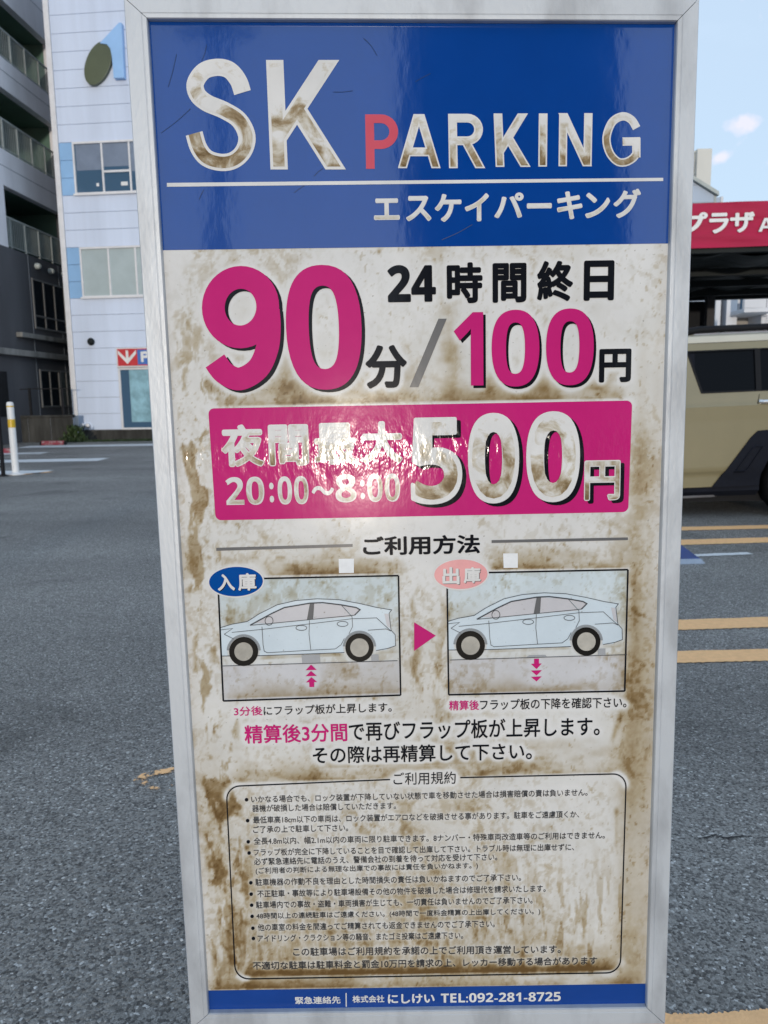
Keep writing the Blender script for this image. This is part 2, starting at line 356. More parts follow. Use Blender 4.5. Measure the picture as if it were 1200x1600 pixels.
# loose light grit on the near asphalt
def grit():
    vs = []; fs = []
    n = 5200
    for i in range(n):
        if i % 2: x = random.uniform(-1.9, -0.2); y = random.uniform(1.0, 4.5)
        else: x = random.uniform(0.2, 2.6); y = random.uniform(1.2, 5.5)
        r = random.choice((0.0014, 0.0018, 0.0022, 0.003, 0.0042)) * random.uniform(0.7, 1.15)
        k = len(vs); a = random.uniform(0, 6.28)
        for q in range(4):
            rr = r * random.uniform(0.7, 1.3); vs.append((x + rr * math.cos(a + q * 1.571), y + rr * math.sin(a + q * 1.571), 0.0))
        vs.append((x + random.uniform(-.3, .3) * r, y + random.uniform(-.3, .3) * r, r * random.uniform(0.5, 0.9)))
        fs += [(k, k + 1, k + 4), (k + 1, k + 2, k + 4), (k + 2, k + 3, k + 4), (k + 3, k, k + 4)]
    m = pmat('pale_grit', (0.52, 0.54, 0.55), 0.5, col2=(0.12, 0.13, 0.14), scale=25, thr=(0.42, 0.6))
    o = MB().add(vs, fs).build('grit', m, fix=False)
    tag(o, 'pale loose grit scattered over the near asphalt', 'grit', kind='stuff')
grit()
# crack in the asphalt at the right of the sign
def crack(pts, w):
    ps = [gnd(x, y, 0.003) for x, y in pts]; vs = []; fs = []
    for i, p in enumerate(ps):
        ww = w * (0.3 + 0.7 * math.sin(math.pi * (i + .5) / len(ps))) * random.uniform(.6, 1.2)
        vs += [(p[0], p[1] - ww, p[2]), (p[0], p[1] + ww, p[2])]
    for i in range(len(ps) - 1): fs.append((2 * i, 2 * i + 2, 2 * i + 3, 2 * i + 1))
    o = MB().add(vs, fs).build('pavement_crack', M['black'], fix=False); tag(o, kind='structure')
crack([(1084, 1309), (1096, 1309.5), (1108, 1307), (1118, 1304), (1126, 1308), (1138, 1309), (1150, 1307), (1162, 1306), (1174, 1307), (1186, 1311), (1192, 1316)], 0.0028)

# ------------------------------------------------------------------ white office building (left background)
def white_building():
    P0 = gnd(123.5, 688); yaw = rad(-5.5)
    root = empty('office_building', P0, yaw)
    tag(root, 'pale blue office building with sky blue panels and olive oval emblem, left of the sign', 'building')
    u = np.array([math.cos(yaw), math.sin(yaw), 0]); n = np.array([math.sin(yaw), -math.cos(yaw), 0])
    def L(px, py):
        q = hit(px, py, P0, n) - P0; return float(np.dot(q, u)), float(q[2])
    zb = L(150, 671.5)[1]; zt = L(150, 20)[1]; step = (zt - zb) / 24
    LEN = 13.0; nrows = 30; top = zb + nrows * step
    MB().box(0.0, LEN, 0.03, 9.0, 0.0, top + 0.2).build('wall_core', M['joint'], root)
    MB().box(-0.02, LEN, -0.05, 0.027, 0.0, zb - 0.012).build('plinth', M['dark_concrete'], root, bevel=0.01)
    row = lambda k: zb + k * step
    # openings: (u0, u1, row0, row1)
    w1u = L(114, 250)[0]; w2u = L(127, 420)[0]; du0 = L(186, 600)[0]; b1 = L(89, 250)[0]; b2 = L(103, 420)[0]
    WID = 3.9; b1 = b2 = 0.06
    wu = (w1u + w2u) / 2
    ops = [(wu, wu + WID, 14, 17), (wu, wu + WID, 8, 11), (du0, du0 + 2.4, 0, 5)]
    blue = [(14, 17), (8, 11)]
    e = 0.0055
    for k in range(nrows):
        segs = [(0.06, LEN)]
        for (a, b, r0, r1) in ops:
            if r0 <= k < r1:
                segs = [s for (s0, s1) in segs for s in ((s0, min(s1, a)), (max(s0, b), s1)) if s[1] - s[0] > 0.02]
        for (s0, s1) in segs:
            x = s0
            while x < s1 - 0.01:
                x1 = min(s1, (math.floor(x / 3.25 + 1e-6) + 1) * 3.25)
                if s1 - x1 < 0.3: x1 = s1
                is_blue = any(r0 <= k < r1 for r0, r1 in blue) and x1 <= wu + 0.01
                MB().box(x + (e / 2 if x > s0 else 0), x1 - (e / 2 if x1 < s1 else 0), -0.02, 0.028, row(k) + e, row(k + 1) - e).build('siding_panel', M['siding_blue'] if is_blue else M['siding'], root, bevel=0.004)
                x = x1
    MB().box(-0.13, 0.05, -0.06, 0.12, 0.15, top + 0.25).build('corner_trim', M['white_metal'], root, bevel=0.01)
    # windows
    def window(u0, z0, z1, panes, ztrans):
        fr = MB(); t = 0.07
        fr.box(u0 + .01, u0 + WID - .01, -0.06, 0.025, z1 - t, z1 - .005); fr.box(u0 + .01, u0 + WID - .01, -0.06, 0.025, z0 + .005, z0 + t)
        fr.box(u0 + .01, u0 + t, -0.06, 0.025, z0 + t, z1 - t); fr.box(u0 + WID - t, u0 + WID - .01, -0.06, 0.025, z0 + t, z1 - t)
        w = fr.build('window', M['white_metal'], root, bevel=0.006)
        pw = (WID - 2 * t) / 4
        for i in range(4):
            a = u0 + t + i * pw; b = a + pw
            if i: MB().box(a - 0.03, a + 0.03, -0.05, 0.024, z0 + t, z1 - t).build('mullion', M['white_metal'], w, bevel=0.005)
            if ztrans and i == 1:
                MB().box(a + .03, b - .03, -0.048, 0.022, ztrans - 0.035, ztrans + 0.035).build('transom', M['white_metal'], w, bevel=0.005)
            MB().box(a + 0.002, b - 0.002, -0.005, 0.015, z0 + t - .002, z1 - t + .002).build('pane', panes, w)
        MB().box(u0 - .03, u0 + WID + .03, -0.11, -0.061, z0 - 0.03, z0 + 0.035).build('window_sill', M['white_metal'], w, bevel=0.006)
    window(wu, row(14), row(17), M['glass_blue'], row(15) + 0.15)
    refl_ = pmat('half_drawn_blind', (0.20, 0.25, 0.34), 0.2, var=.08, scale=2)  # sky reflection in the upper panes, painted as a lighter sheet
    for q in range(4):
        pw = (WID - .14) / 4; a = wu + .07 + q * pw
        MB().box(a + .035, a + pw - .035, -.0075, -.0052, row(15) + .22 + .1 * math.sin(q * 2.1), row(17) - .08).build('blind', refl_, root)
    a = wu + .07 + (WID - .14) / 4 * .72
    MB().box(a, a + .09, -.012, -.0055, row(14) + .26, row(14) + .36).build('notice', M['white_sign'], root)
    MB().box(a + .85, a + 1.08, -.012, -.0055, row(14) + .25, row(14) + .37).build('notice', M['white_sign'], root)
    window(wu, row(8), row(11), M['blind'], None)
    # entrance with red arrow sign
    z5 = row(5); zs0 = L(205, 574)[1]
    MB().box(du0 + .01, du0 + 2.39, -0.10, 0.025, zs0, z5 - .01).build('sign_box', M['white_metal'], root, bevel=0.008)
    s = MB().box(du0 + .06, du0 + 2.34, -0.115, -0.102, zs0 + .05, z5 - .05).build('arrow_sign', M['red_sign'], root)
    ua = L(201, 558)[0]; za = (zs0 + z5) / 2; hh = (z5 - zs0) * .34
    arrow = MB()
    arrow.box(ua - .045, ua + .045, -.122, -.117, za - hh + .06, za + hh)
    for sg in (-1, 1):
        arrow.prism([(ua, -.1215, za - hh), (ua + sg * .32, -.1215, za - hh + .34), (ua + sg * .32, -.1215, za - hh + .47), (ua, -.1215, za - hh + .15)], (0, .004, 0))
    arrow.build('arrow', M['white_sign'], s)
    up = L(217, 558)[0]
    MB().box(up, up + .62, -.121, -.117, za - hh - .02, za + hh + .02).build('letter_square', M['blue_sign'], s)
    MB().box(up + .12, up + .21, -.127, -.1225, za - hh + .06, za + hh - .05).build('letter', M['white_sign'], s)
    ring = MB()
    for q in range(10):
        a0, a1 = -math.pi / 2 + math.pi * q / 10, -math.pi / 2 + math.pi * (q + 1) / 10
        c = (up + .30, za + hh * .33); ro, ri = hh * .5, hh * .5 - .09
        pt = lambda r, a: (c[0] + r * math.cos(a), -.127, c[1] + r * math.sin(a))
        ring.prism([pt(ri, a0), pt(ro, a0), pt(ro, a1), pt(ri, a1)], (0, .0042, 0))
    ring.box(up + .21, up + .30, -.127, -.1225, c[1] + ri, c[1] + ro); ring.box(up + .21, up + .30, -.127, -.1225, c[1] - ro, c[1] - ri)
    ring.build('letter', M['white_sign'], s)
    d = MB(); z1 = zs0 - .01
    d.box(du0 + .01, du0 + .08, -.04, .025, zb, z1); d.box(du0 + 2.32, du0 + 2.39, -.04, .025, zb, z1)
    d.box(du0 + .08, du0 + 2.32, -.04, .025, z1 - .07, z1); d.box(du0 + .08, du0 + 2.32, -.04, .025, zb, zb + .06); d.box(du0 + 1.17, du0 + 1.22, -.039, .024, zb + .06, z1 - .07)
    dr = d.build('door', M['white_metal'], root, bevel=.006)
    MB().box(du0 + .08, du0 + 1.17, -.005, .015, zb + .06, z1 - .07).build('pane', M['glass_blue'], dr)
    MB().box(du0 + 1.22, du0 + 2.32, -.005, .015, zb + .06, z1 - .07).build('pane', M['glass_blue'], dr)
    pu = L(204, 620)[0]
    MB().box(pu, du0 + 1.15, -.012, -.0065, zb + .25, z1 - .08).build('poster', M['aqua'], dr)
    # dome lamp on the wall
    lu, lz = L(143.5, 534)
    MB().lathe([(0.0, 0), (.11, .0), (.13, -.06), (.10, -.12), (0.02, -.16)], 16, (lu, -.02, lz), 'y').build('dome_lamp', M['dark_metal'], root, smooth=True)
    for px in (131.5, 139.5):
        fu, fz = L(px, 664.5)
        MB().lathe([(0.0, 0), (.075, .0), (.085, -.09), (.06, -.15), (0.01, -.16)], 12, (fu, -.02, fz), 'y').build('pipe_cap', M['white_metal'], root, smooth=True)
    # emblem: olive oval and sky-blue sail
    c = L(156.5, 102); sx = abs(L(173, 102)[0] - L(140, 102)[0]) / 2
    em = [];
    tilt = rad(28)
    for q in range(40):
        a = 2 * math.pi * q / 40; x = .40 * math.cos(a); z = .70 * math.sin(a)
        em.append((c[0] + x * math.cos(tilt) + z * math.sin(tilt), -.17, c[1] - x * math.sin(tilt) + z * math.cos(tilt)))
    MB().prism(em, (0, .14, 0)).build('emblem_oval', M['olive_metal'], root, bevel=.01)
    sail = [L(x, y) for x, y in ((160, 72), (190, 40), (194, 40), (198, 125.5), (182, 126), (179, 92), (176.5, 80), (171, 73.5))]
    MB().prism([(a, -.21, b) for a, b in sail], (0, .18, 0)).build('emblem_sail', M['logo_blue'], root, bevel=.008)
    return root
white_building()

# ------------------------------------------------------------------ grey building with open galleries (far left)
def gallery_building():
    # facade plane runs away from the camera towards the vanishing point near (664, 629)
    d = ray(664, 624); d = d / np.linalg.norm(d[:2]); d[2] = 0
    A = at(77, 400, 29.0); A[2] = 0
    n = np.array([d[1], -d[0], 0])                       # faces the car park (right)
    O = A - d * 12.0
    ang = math.atan2(d[1], d[0])
    root = empty('gallery_building', O, ang)
    tag(root, 'grey building with dark open galleries and railings at the left edge', 'building')
    def L(px, py):
        q = hit(px, py, O, n) - O; return float(np.dot(q, d)), float(q[2])
    # local: x along facade, y into building (left), z up
    LEN = 21.0; T = 0.25; D = 1.9
    tops = [L(75, 67)[1], L(88, 199)[1], L(97, 335)[1]]
    bots = [L(78.5, 150)[1], L(88, 282)[1], L(100, 418)[1]]
    sr = (L(75, 67)[0] + L(88, 199)[0] + L(97, 330)[0]) / 3
    sl3 = L(5, 285)[0]
    zt = tops[0] + 2.6
    gw = M['grey_wall']; dw = M['dark_wall']
    W = lambda nm, a, b, z0, z1, m, y0=0.0, y1=T: MB().box(a, b, y0, y1, z0, z1).build(nm, m, root)
    W('spandrel', -2, LEN, tops[0], zt, gw)
    W('spandrel', -2, LEN, tops[1], bots[0], gw)
    W('spandrel', -2, LEN, tops[2], bots[1], gw)
    for i in range(3): W('wall', sr, LEN, bots[i] + .002, tops[i] - .002, gw if i < 2 else dw)
    W('wall', -2, sl3, bots[2] + .002, tops[2] - .002, gw)
    W('lower_wall', -2, LEN, 0, bots[2], dw)
    # cladding joints on the light wall
    for k, z in enumerate((tops[0] + .9, tops[1] + .55, tops[2] + .6)):
        MB().box(-2, LEN, -.006, .002, z, z + .02).build('cladding_joint', M['joint'], root)
    for x in (sl3 - 2.1, sl3 + 1.2, sl3 + 3.4):
        MB().box(x, x + .018, -.006, .002, .8, bots[2] - .02).build('cladding_joint', M['joint'], root)
    # recesses
    for i in range(3):
        a = -2 if i < 2 else sl3
        r = MB(); z0, z1 = bots[i], tops[i]
        r.box(a, sr, D, D + .2, z0 - .9, z1 + .2); r.box(sr, sr + .2, T, D, z0 - .9, z1 + .2)
        r.box(a, sr, T, D, z1, z1 + .2); r.box(a, sr, T, D, z0 - 1.0, z0 - .9)
        if i == 2: r.box(a - .2, a, T, D, z0 - .9, z1 + .2)
        r.build('gallery_recess', M['green_wall'], root)
        k = 0; x = sr - 1.2
        while x > max(a, sl3 - 3.0):
            wd = MB().box(x - .85, x, D - .05, D - .002, z0 - .85, z1 - .15).build('gallery_door', M['rail'] if k % 3 == 1 else M['dark_metal'], root)
            MB().box(x - .80, x - .05, D - .07, D - .052, z0 - .8, z1 - .2).build('pane', M['glass_dark'], wd)
            x -= 1.1; k += 1
        # railing on the facade line
        rail_h = (z1 - z0) * 0.50
        rr = MB(); rr.box(a, sr, .06, .11, z0 + rail_h, z0 + rail_h + .05); rr.box(a, sr, .06, .10, z0 + .08, z0 + .11)
        rl = rr.build('railing', M['rail'], root)
        x = sr - .9
        while x > max(a, sl3 - 3.2):
            MB().box(x, x + .055, .055, .115, z0, z0 + rail_h).build('railing_post', M['rail'], rl); x -= .95
        bal = MB(); x = sr - .12
        while x > max(a, sl3 - 3.2):
            bal.box(x, x + .02, .075, .095, z0 + .11, z0 + rail_h); x -= .12
        bal.build('baluster', M['rail'], rl)
    # lower-storey windows
    def win(px0, py0, px1, py1, ncol, transom, mat, names='window'):
        (a, z1), (b, z1b) = L(px0, py0), L(px1, py0)
        zz0 = L(px0, py1)[1]; zz1 = z1
        f = MB(); t = .06
        f.box(a, b, -.04, -.001, zz1 - t, zz1); f.box(a, b, -.04, -.001, zz0, zz0 + t); f.box(a, a + t, -.04, -.001, zz0 + t, zz1 - t); f.box(b - t, b, -.04, -.001, zz0 + t, zz1 - t)
        w = f.build(names, M['frame_grey'], root)
        cw = (b - a) / ncol
        zt_ = zz0 + (zz1 - zz0) * transom if transom else None
        for i in range(ncol):
            if i: MB().box(a + i * cw - .03, a + i * cw + .03, -.038, -.002, zz0 + t, zz1 - t).build('mullion', M['frame_grey'], w)
            if zt_:
                MB().box(a + i * cw + .03, a + (i + 1) * cw - .03, -.036, -.003, zt_ - .03, zt_ + .03).build('transom', M['frame_grey'], w)
            MB().box(a + i * cw + .01, a + (i + 1) * cw - .01, -.012, -.0015, zz0 + .02, zz1 - .02).build('pane', mat, w)
    win(48.5, 434, 112, 512, 4, .26, M['glass_dark'])
    win(61, 577, 91, 637, 2, None, M['glass_dark'])
    win(92, 579, 121, 636, 3, None, M['blind_dim'])
    (a, z) = L(0, 580); (b, zz) = L(9, 580)
    MB().box(a - 2.0, b, -.03, -.001, .9, z).build('door', M['black'], root)
    # ledges / pipes
    for (x0, y0, x1, y1, h) in ((25, 521, 110, 537, .16), (0, 547.5, 112, 562, .2)):
        (a, z) = L(x0, y0); (b, z2) = L(x1, y1)
        if x0 == 0: a -= 2
        MB().box(a, b + 1, -.22, -.001, (z + z2) / 2 - h / 2, (z + z2) / 2 + h / 2).build('ledge', M['concrete'], root, bevel=.02)
    for (x, y) in ((56, 416), (77, 424), (97, 430)):
        (a, z) = L(x, y)
        MB().lathe([(0, 0), (.10, 0), (.11, -.08), (.08, -.16), (.02, -.19)], 14, (a, 0, z), 'y').build('vent_cap', M['rail'], root, smooth=True)
    MB().box(-2, LEN, D + .2, 8, 0, zt).build('core', M['dark_wall'], root)
gallery_building()

# ------------------------------------------------------------------ low wall with fence, weeds, wheel stops
def low_wall():
    a = gnd(-60, 697); Y = gnd(40, 691.5)[1]; z1 = at(60, 649, Y)[2]
    xa = a[0] * Y / a[1]; xb = at(116.5, 690, Y)[0]
    root = empty('concrete_wall', ((xa + xb) / 2, Y, 0))
    tag(root, 'low stained concrete wall below the grey building, beside the blue office corner', 'wall')
    hw = (xb - xa) / 2; nblk = 5
    for i in range(nblk):
        x0 = -hw + 2 * hw * i / nblk; x1 = -hw + 2 * hw * (i + 1) / nblk
        MB().box(x0 + .006, x1 - .006, -.002, .2, 0, z1 - .08).build('wall_panel', M['dark_concrete'], root, bevel=.012)
    MB().box(-hw, hw, .02, .18, 0, z1 - .1).build('wall_core', M['joint'], root)
    MB().box(-hw, hw, -.03, .23, z1 - .075, z1).build('coping', M['dark_concrete'], root, bevel=.015)
    fr = empty('post_fence', ((xa + xb) / 2, Y + .1, z1))
    tag(fr, 'thin black fence standing on the low concrete wall', 'fence')
    zf = at(60, 606, Y)[2] - z1
    for px in (-30, 45.5, 96):
        x = at(px, 630, Y)[0] - (xa + xb) / 2
        MB().box(x - .035, x + .035, -.03, .03, 0, zf).build('fence_post', M['black'], fr)
    MB().box(-hw, hw - .05, -.012, .012, zf - .05, zf - .02).build('fence_rail', M['black'], fr)
low_wall()
def wheel_stop(px0, px1, py, lab):
    a = gnd(px0, py); b = gnd(px1, py); b[1] = a[1]; c = (a + b) / 2; w = np.linalg.norm(b - a)
    root = empty('wheel_stop', (c[0], c[1], 0)); tag(root, lab, 'wheel stop', 'red wheel stops by the far wall')
    poly = [(-w / 2, -.075, 0), (-w / 2, .075, 0), (-w / 2, .045, .13), (-w / 2, -.045, .13)]
    MB().prism(poly, (w, 0, 0)).build('block', M['wheelstop'], root, bevel=.012)
    for s in (-1, 1):
        MB().box(s * (w / 2 + .001), s * (w / 2 + .06), -.06, .06, 0, .10).build('end_cap', M['black'], root, bevel=.008)
wheel_stop(66, 97, 695.5, 'faded red wheel stop at the right end of the low wall, beside the weeds')
wheel_stop(-18, 16, 708.5, 'faded red wheel stop at the left edge behind the white bollard')

def weeds():
    vs = []; fs = []
    def blade(x, y, z, h, w, lean):
        a = random.uniform(0, 6.28); dx, dy = math.cos(a), math.sin(a); k = len(vs)
        lx, ly = random.uniform(-1, 1) * lean, random.uniform(-1, 1) * lean
        vs.extend([(x - dx * w, y - dy * w, z), (x + dx * w, y + dy * w, z), (x + lx * .5 + dx * w * .8, y + ly * .5 + dy * w * .8, z + h * .6), (x + lx * .5 - dx * w * .8, y + ly * .5 - dy * w * .8, z + h * .6), (x + lx, y + ly, z + h)])
        fs.extend([(k, k + 1, k + 2, k + 3), (k + 3, k + 2, k + 4)])
    for i in range(1500):
        px = random.uniform(96, 250); t = abs(random.gauss(0, .25))
        p = gnd(px, 690.5 - .018 * (px - 123)); q = 1.0 if px < 130 else .42
        blade(p[0] + random.uniform(-.1, .1), p[1] - t * .6 + .05, 0, random.uniform(.06, .22) * q, .012, .08)
    c = gnd(112, 691)
    for i in range(380):
        z = random.uniform(0, .5); r = (.38 - z * .35)
        blade(c[0] + random.gauss(0, r * .5), c[1] + .25 + random.gauss(0, .12), z, random.uniform(.05, .14), .03, .1)
    o = MB().add(vs, fs).build('weeds', M['leaf'], fix=False)
    tag(o, 'green weeds growing along the foot of the blue office building', 'weeds', kind='stuff')
weeds()

# ------------------------------------------------------------------ bollard and black post
def bollards():
    b = gnd(25, 741.5); t = at(17, 628, b[1]); h = t[2]
    root = empty('bollard', (b[0], b[1], 0)); tag(root, 'white bollard with yellow bands at the left edge', 'bollard')
    r = .062
    prof = [(r + .004, 0), (r + .004, .02), (r, .03), (r, h - .05), (r - .006, h - .015), (r - .02, h)]
    MB().lathe(prof, 24).build('post', M['bollard'], root, smooth=True)
    z1 = at(20, 655, b[1])[2]; z0 = at(20, 668, b[1])[2]
    MB().lathe([(r + .0005, z0), (r + .0025, z0 + .002), (r + .0025, z1 - .002), (r + .0005, z1)], 24).build('reflective_band', M['yellow'], root, smooth=True)
    z = at(18, 635, b[1])[2]
    MB().lathe([(r + .0005, z - .012), (r + .0025, z - .01), (r + .0025, z + .01), (r + .0005, z + .012)], 24).build('reflective_band', M['yellow'], root, smooth=True)
    MB().lathe([(.16, 0), (.16, .012), (.1, .03), (r + .006, .045)], 24).build('base', M['bollard'], root, smooth=True)
    p = gnd(5.5, 744); root = empty('black_post', (p[0], p[1], 0)); tag(root, 'thin black metal post beside the white bollard', 'post')
    MB().lathe([(.036, 0), (.036, h - .06), (.03, h - .03), (.012, h - .02)], 16).build('pole', M['black'], root, smooth=True)
    MB().lathe([(.10, 0), (.10, .012), (.04, .02)], 16).build('base_plate', M['black'], root, smooth=True)
    MB().box(-.22, -.03, -.012, .012, .16, .19).build('bracket', M['black'], root)
bollards()

# ------------------------------------------------------------------ canopy with red vinyl band (right)
FONT_CACHE = {}
def glyphs(body):
    if body in FONT_CACHE: return FONT_CACHE[body]
    c = bpy.data.curves.new('tmp_text', 'FONT'); c.body = body; c.size = 1.0; c.resolution_u = 5
    o = bpy.data.objects.new('tmp_text', c); COL.objects.link(o)
    bpy.context.view_layer.update()
    me = bpy.data.meshes.new_from_object(o.evaluated_get(bpy.context.evaluated_depsgraph_get()))
    n = len(me.vertices); v = np.empty(n * 3); me.vertices.foreach_get('co', v); v = v.reshape(-1, 3)[:, :2].copy()
    f = [tuple(p.vertices) for p in me.polygons]
    bpy.data.objects.remove(o, do_unlink=True); bpy.data.curves.remove(c); bpy.data.meshes.remove(me)
    FONT_CACHE[body] = (v, f); return v, f
def glyph_copies(body, bold, rings=8):
    """Glyph outline faces; weight is added by stacking slightly shifted copies (each a hair in front of the last)."""
    v, f = glyphs(body)
    if bold <= 0: return v, f, np.zeros(len(v))
    V = []; Fc = []; Z = []
    offs = [(0, 0)] + [(math.cos(2 * math.pi * k / rings) * bold, math.sin(2 * math.pi * k / rings) * bold) for k in range(rings)]
    for k, (a, b) in enumerate(offs):
        n = sum(len(x) for x in V); V.append(v + np.array([a, b])); Fc += [tuple(i + n for i in q) for q in f]; Z.append(np.full(len(v), k * 1.2e-5))
    return np.concatenate(V), Fc, np.concatenate(Z)
BOLD = {c: chr(0x1D5D4 + i) for i, c in enumerate('ABCDEFGHIJKLMNOPQRSTUVWXYZ')}
BOLD.update({c: chr(0x1D7EC + i) for i, c in enumerate('0123456789')})
heavy = lambda s: ''.join(BOLD.get(c, c) for c in s)

def canopy():
    Yn = 11.0
    root = empty('canopy', (at(1140, 400, Yn)[0], Yn, 0))
    tag(root, 'canopy with a wide red vinyl band behind the khaki car', 'canopy')
    ox = at(1140, 400, Yn)[0]
    zt = at(1140, 316, Yn)[2]; zb = at(1140, 386.5, Yn)[2]
    sl = -0.017 * -1                                       # band climbs slightly to the right
    xl = at(1010, 350, Yn)[0] - ox; xr = xl + 9.0
    zz = lambda x, z: z + sl * x
    # wrinkled band
    nx, nz = 180, 14; vs = []; fs = []
    for j in range(nz + 1):
        for i in range(nx + 1):
            x = xl + (xr - xl) * i / nx; z = zb + (zt - zb) * j / nz
            w = .012 * math.sin(x * 5 + z * 14) * math.sin(x * 1.7 + 1) + .006 * math.sin(z * 40 + x * 3)
            vs.append((x, -.01 + w, zz(x, z)))
    for j in range(nz):
        for i in range(nx): k = j * (nx + 1) + i; fs.append((k, k + 1, k + nx + 2, k + nx + 1))
    MB().add(vs, fs).build('vinyl_band', M['canopy_red'], root, smooth=True)
    def slab(nm, x0, x1, y0, y1, z0, z1, m):
        vs = [(x0, y0, zz(x0, z0)), (x1, y0, zz(x1, z0)), (x1, y1, zz(x1, z0)), (x0, y1, zz(x0, z0)), (x0, y0, zz(x0, z1)), (x1, y0, zz(x1, z1)), (x1, y1, zz(x1, z1)), (x0, y1, zz(x0, z1))]
        return MB().add(vs, [(0, 3, 2, 1), (4, 5, 6, 7), (0, 1, 5, 4), (1, 2, 6, 5), (2, 3, 7, 6), (3, 0, 4, 7)]).build(nm, m, root)
    slab('roof', xl + .03, xr - .03, .03, 5.2, zb + .12, zt - .03, M['dark_metal'])
    slab('front_beam', xl + .03, xr - .03, .031, .16, zb - .06, zb + .118, M['dark_metal'])
    # sagging cloth under the roof
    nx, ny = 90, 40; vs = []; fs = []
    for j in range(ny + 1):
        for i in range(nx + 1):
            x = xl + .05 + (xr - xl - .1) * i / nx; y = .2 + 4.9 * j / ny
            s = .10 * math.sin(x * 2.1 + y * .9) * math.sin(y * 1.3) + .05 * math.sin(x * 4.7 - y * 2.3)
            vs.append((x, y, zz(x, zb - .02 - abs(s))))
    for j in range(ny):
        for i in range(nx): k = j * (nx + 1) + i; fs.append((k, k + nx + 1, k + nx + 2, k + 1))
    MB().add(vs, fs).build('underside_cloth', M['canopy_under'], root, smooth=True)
    for y in (1.3, 2.6, 3.9): slab('beam', xl + .05, xr - .05, y, y + .1, zb - .19, zb - .08, M['dark_metal'])
    slab('rear_beam', xl + .03, xr - .03, 5.05, 5.2, zb - .14, zb + .1, M['dark_metal'])
    # posts
    def post(px0, px1, Y, m, nm='post'):
        a = at(px0, 490, Y)[0] - ox; b = at(px1, 490, Y)[0] - ox
        MB().box(a, b, Y - Yn, Y - Yn + (b - a), 0, zb + .0).build(nm, m, root, bevel=.008)
    post(1105, 1117, 15.6, pmat('grey_steel_post', (0.045, 0.045, 0.05), 0.6, spec=.2))
    a = at(985, 490, 15.95)[0] - ox; b = at(1104.5, 490, 15.95)[0] - ox
    MB().box(a, b, 4.95, 5.04, 0, zb - .15).build('rear_screen', M['black'], root)
    # lettering on the band
    def letters(body, px0, px1, py0, py1, bold):
        v, f, z = glyph_copies(body, bold, 12)
        mn, mx = v.min(0), v.max(0); q = (v - mn) / (mx - mn)
        xs = [at(px, 345, Yn)[0] - ox for px in (px0, px1)]; zs = [at((px0 + px1) / 2, py, Yn)[2] for py in (py1, py0)]
        vs = []
        for (a, b), k in zip(q, z):
            x = xs[0] + a * (xs[1] - xs[0]); zc = zs[0] + b * (zs[1] - zs[0]) - sl * ((xs[0] + xs[1]) / 2) ; 
            vs.append((x, -.034 - k * 20, zz(x, zc)))
        MB().add(vs, f).build('lettering', M['white_sign'], root, fix=False)
    letters('プ', 1061, 1104, 333, 366, .036)
    letters('ラ', 1106.5, 1137, 333.5, 365.5, .036)
    letters('ザ', 1139, 1177, 332, 364, .036)
    letters(heavy('A'), 1184, 1207, 341.5, 362.5, 0)
canopy()

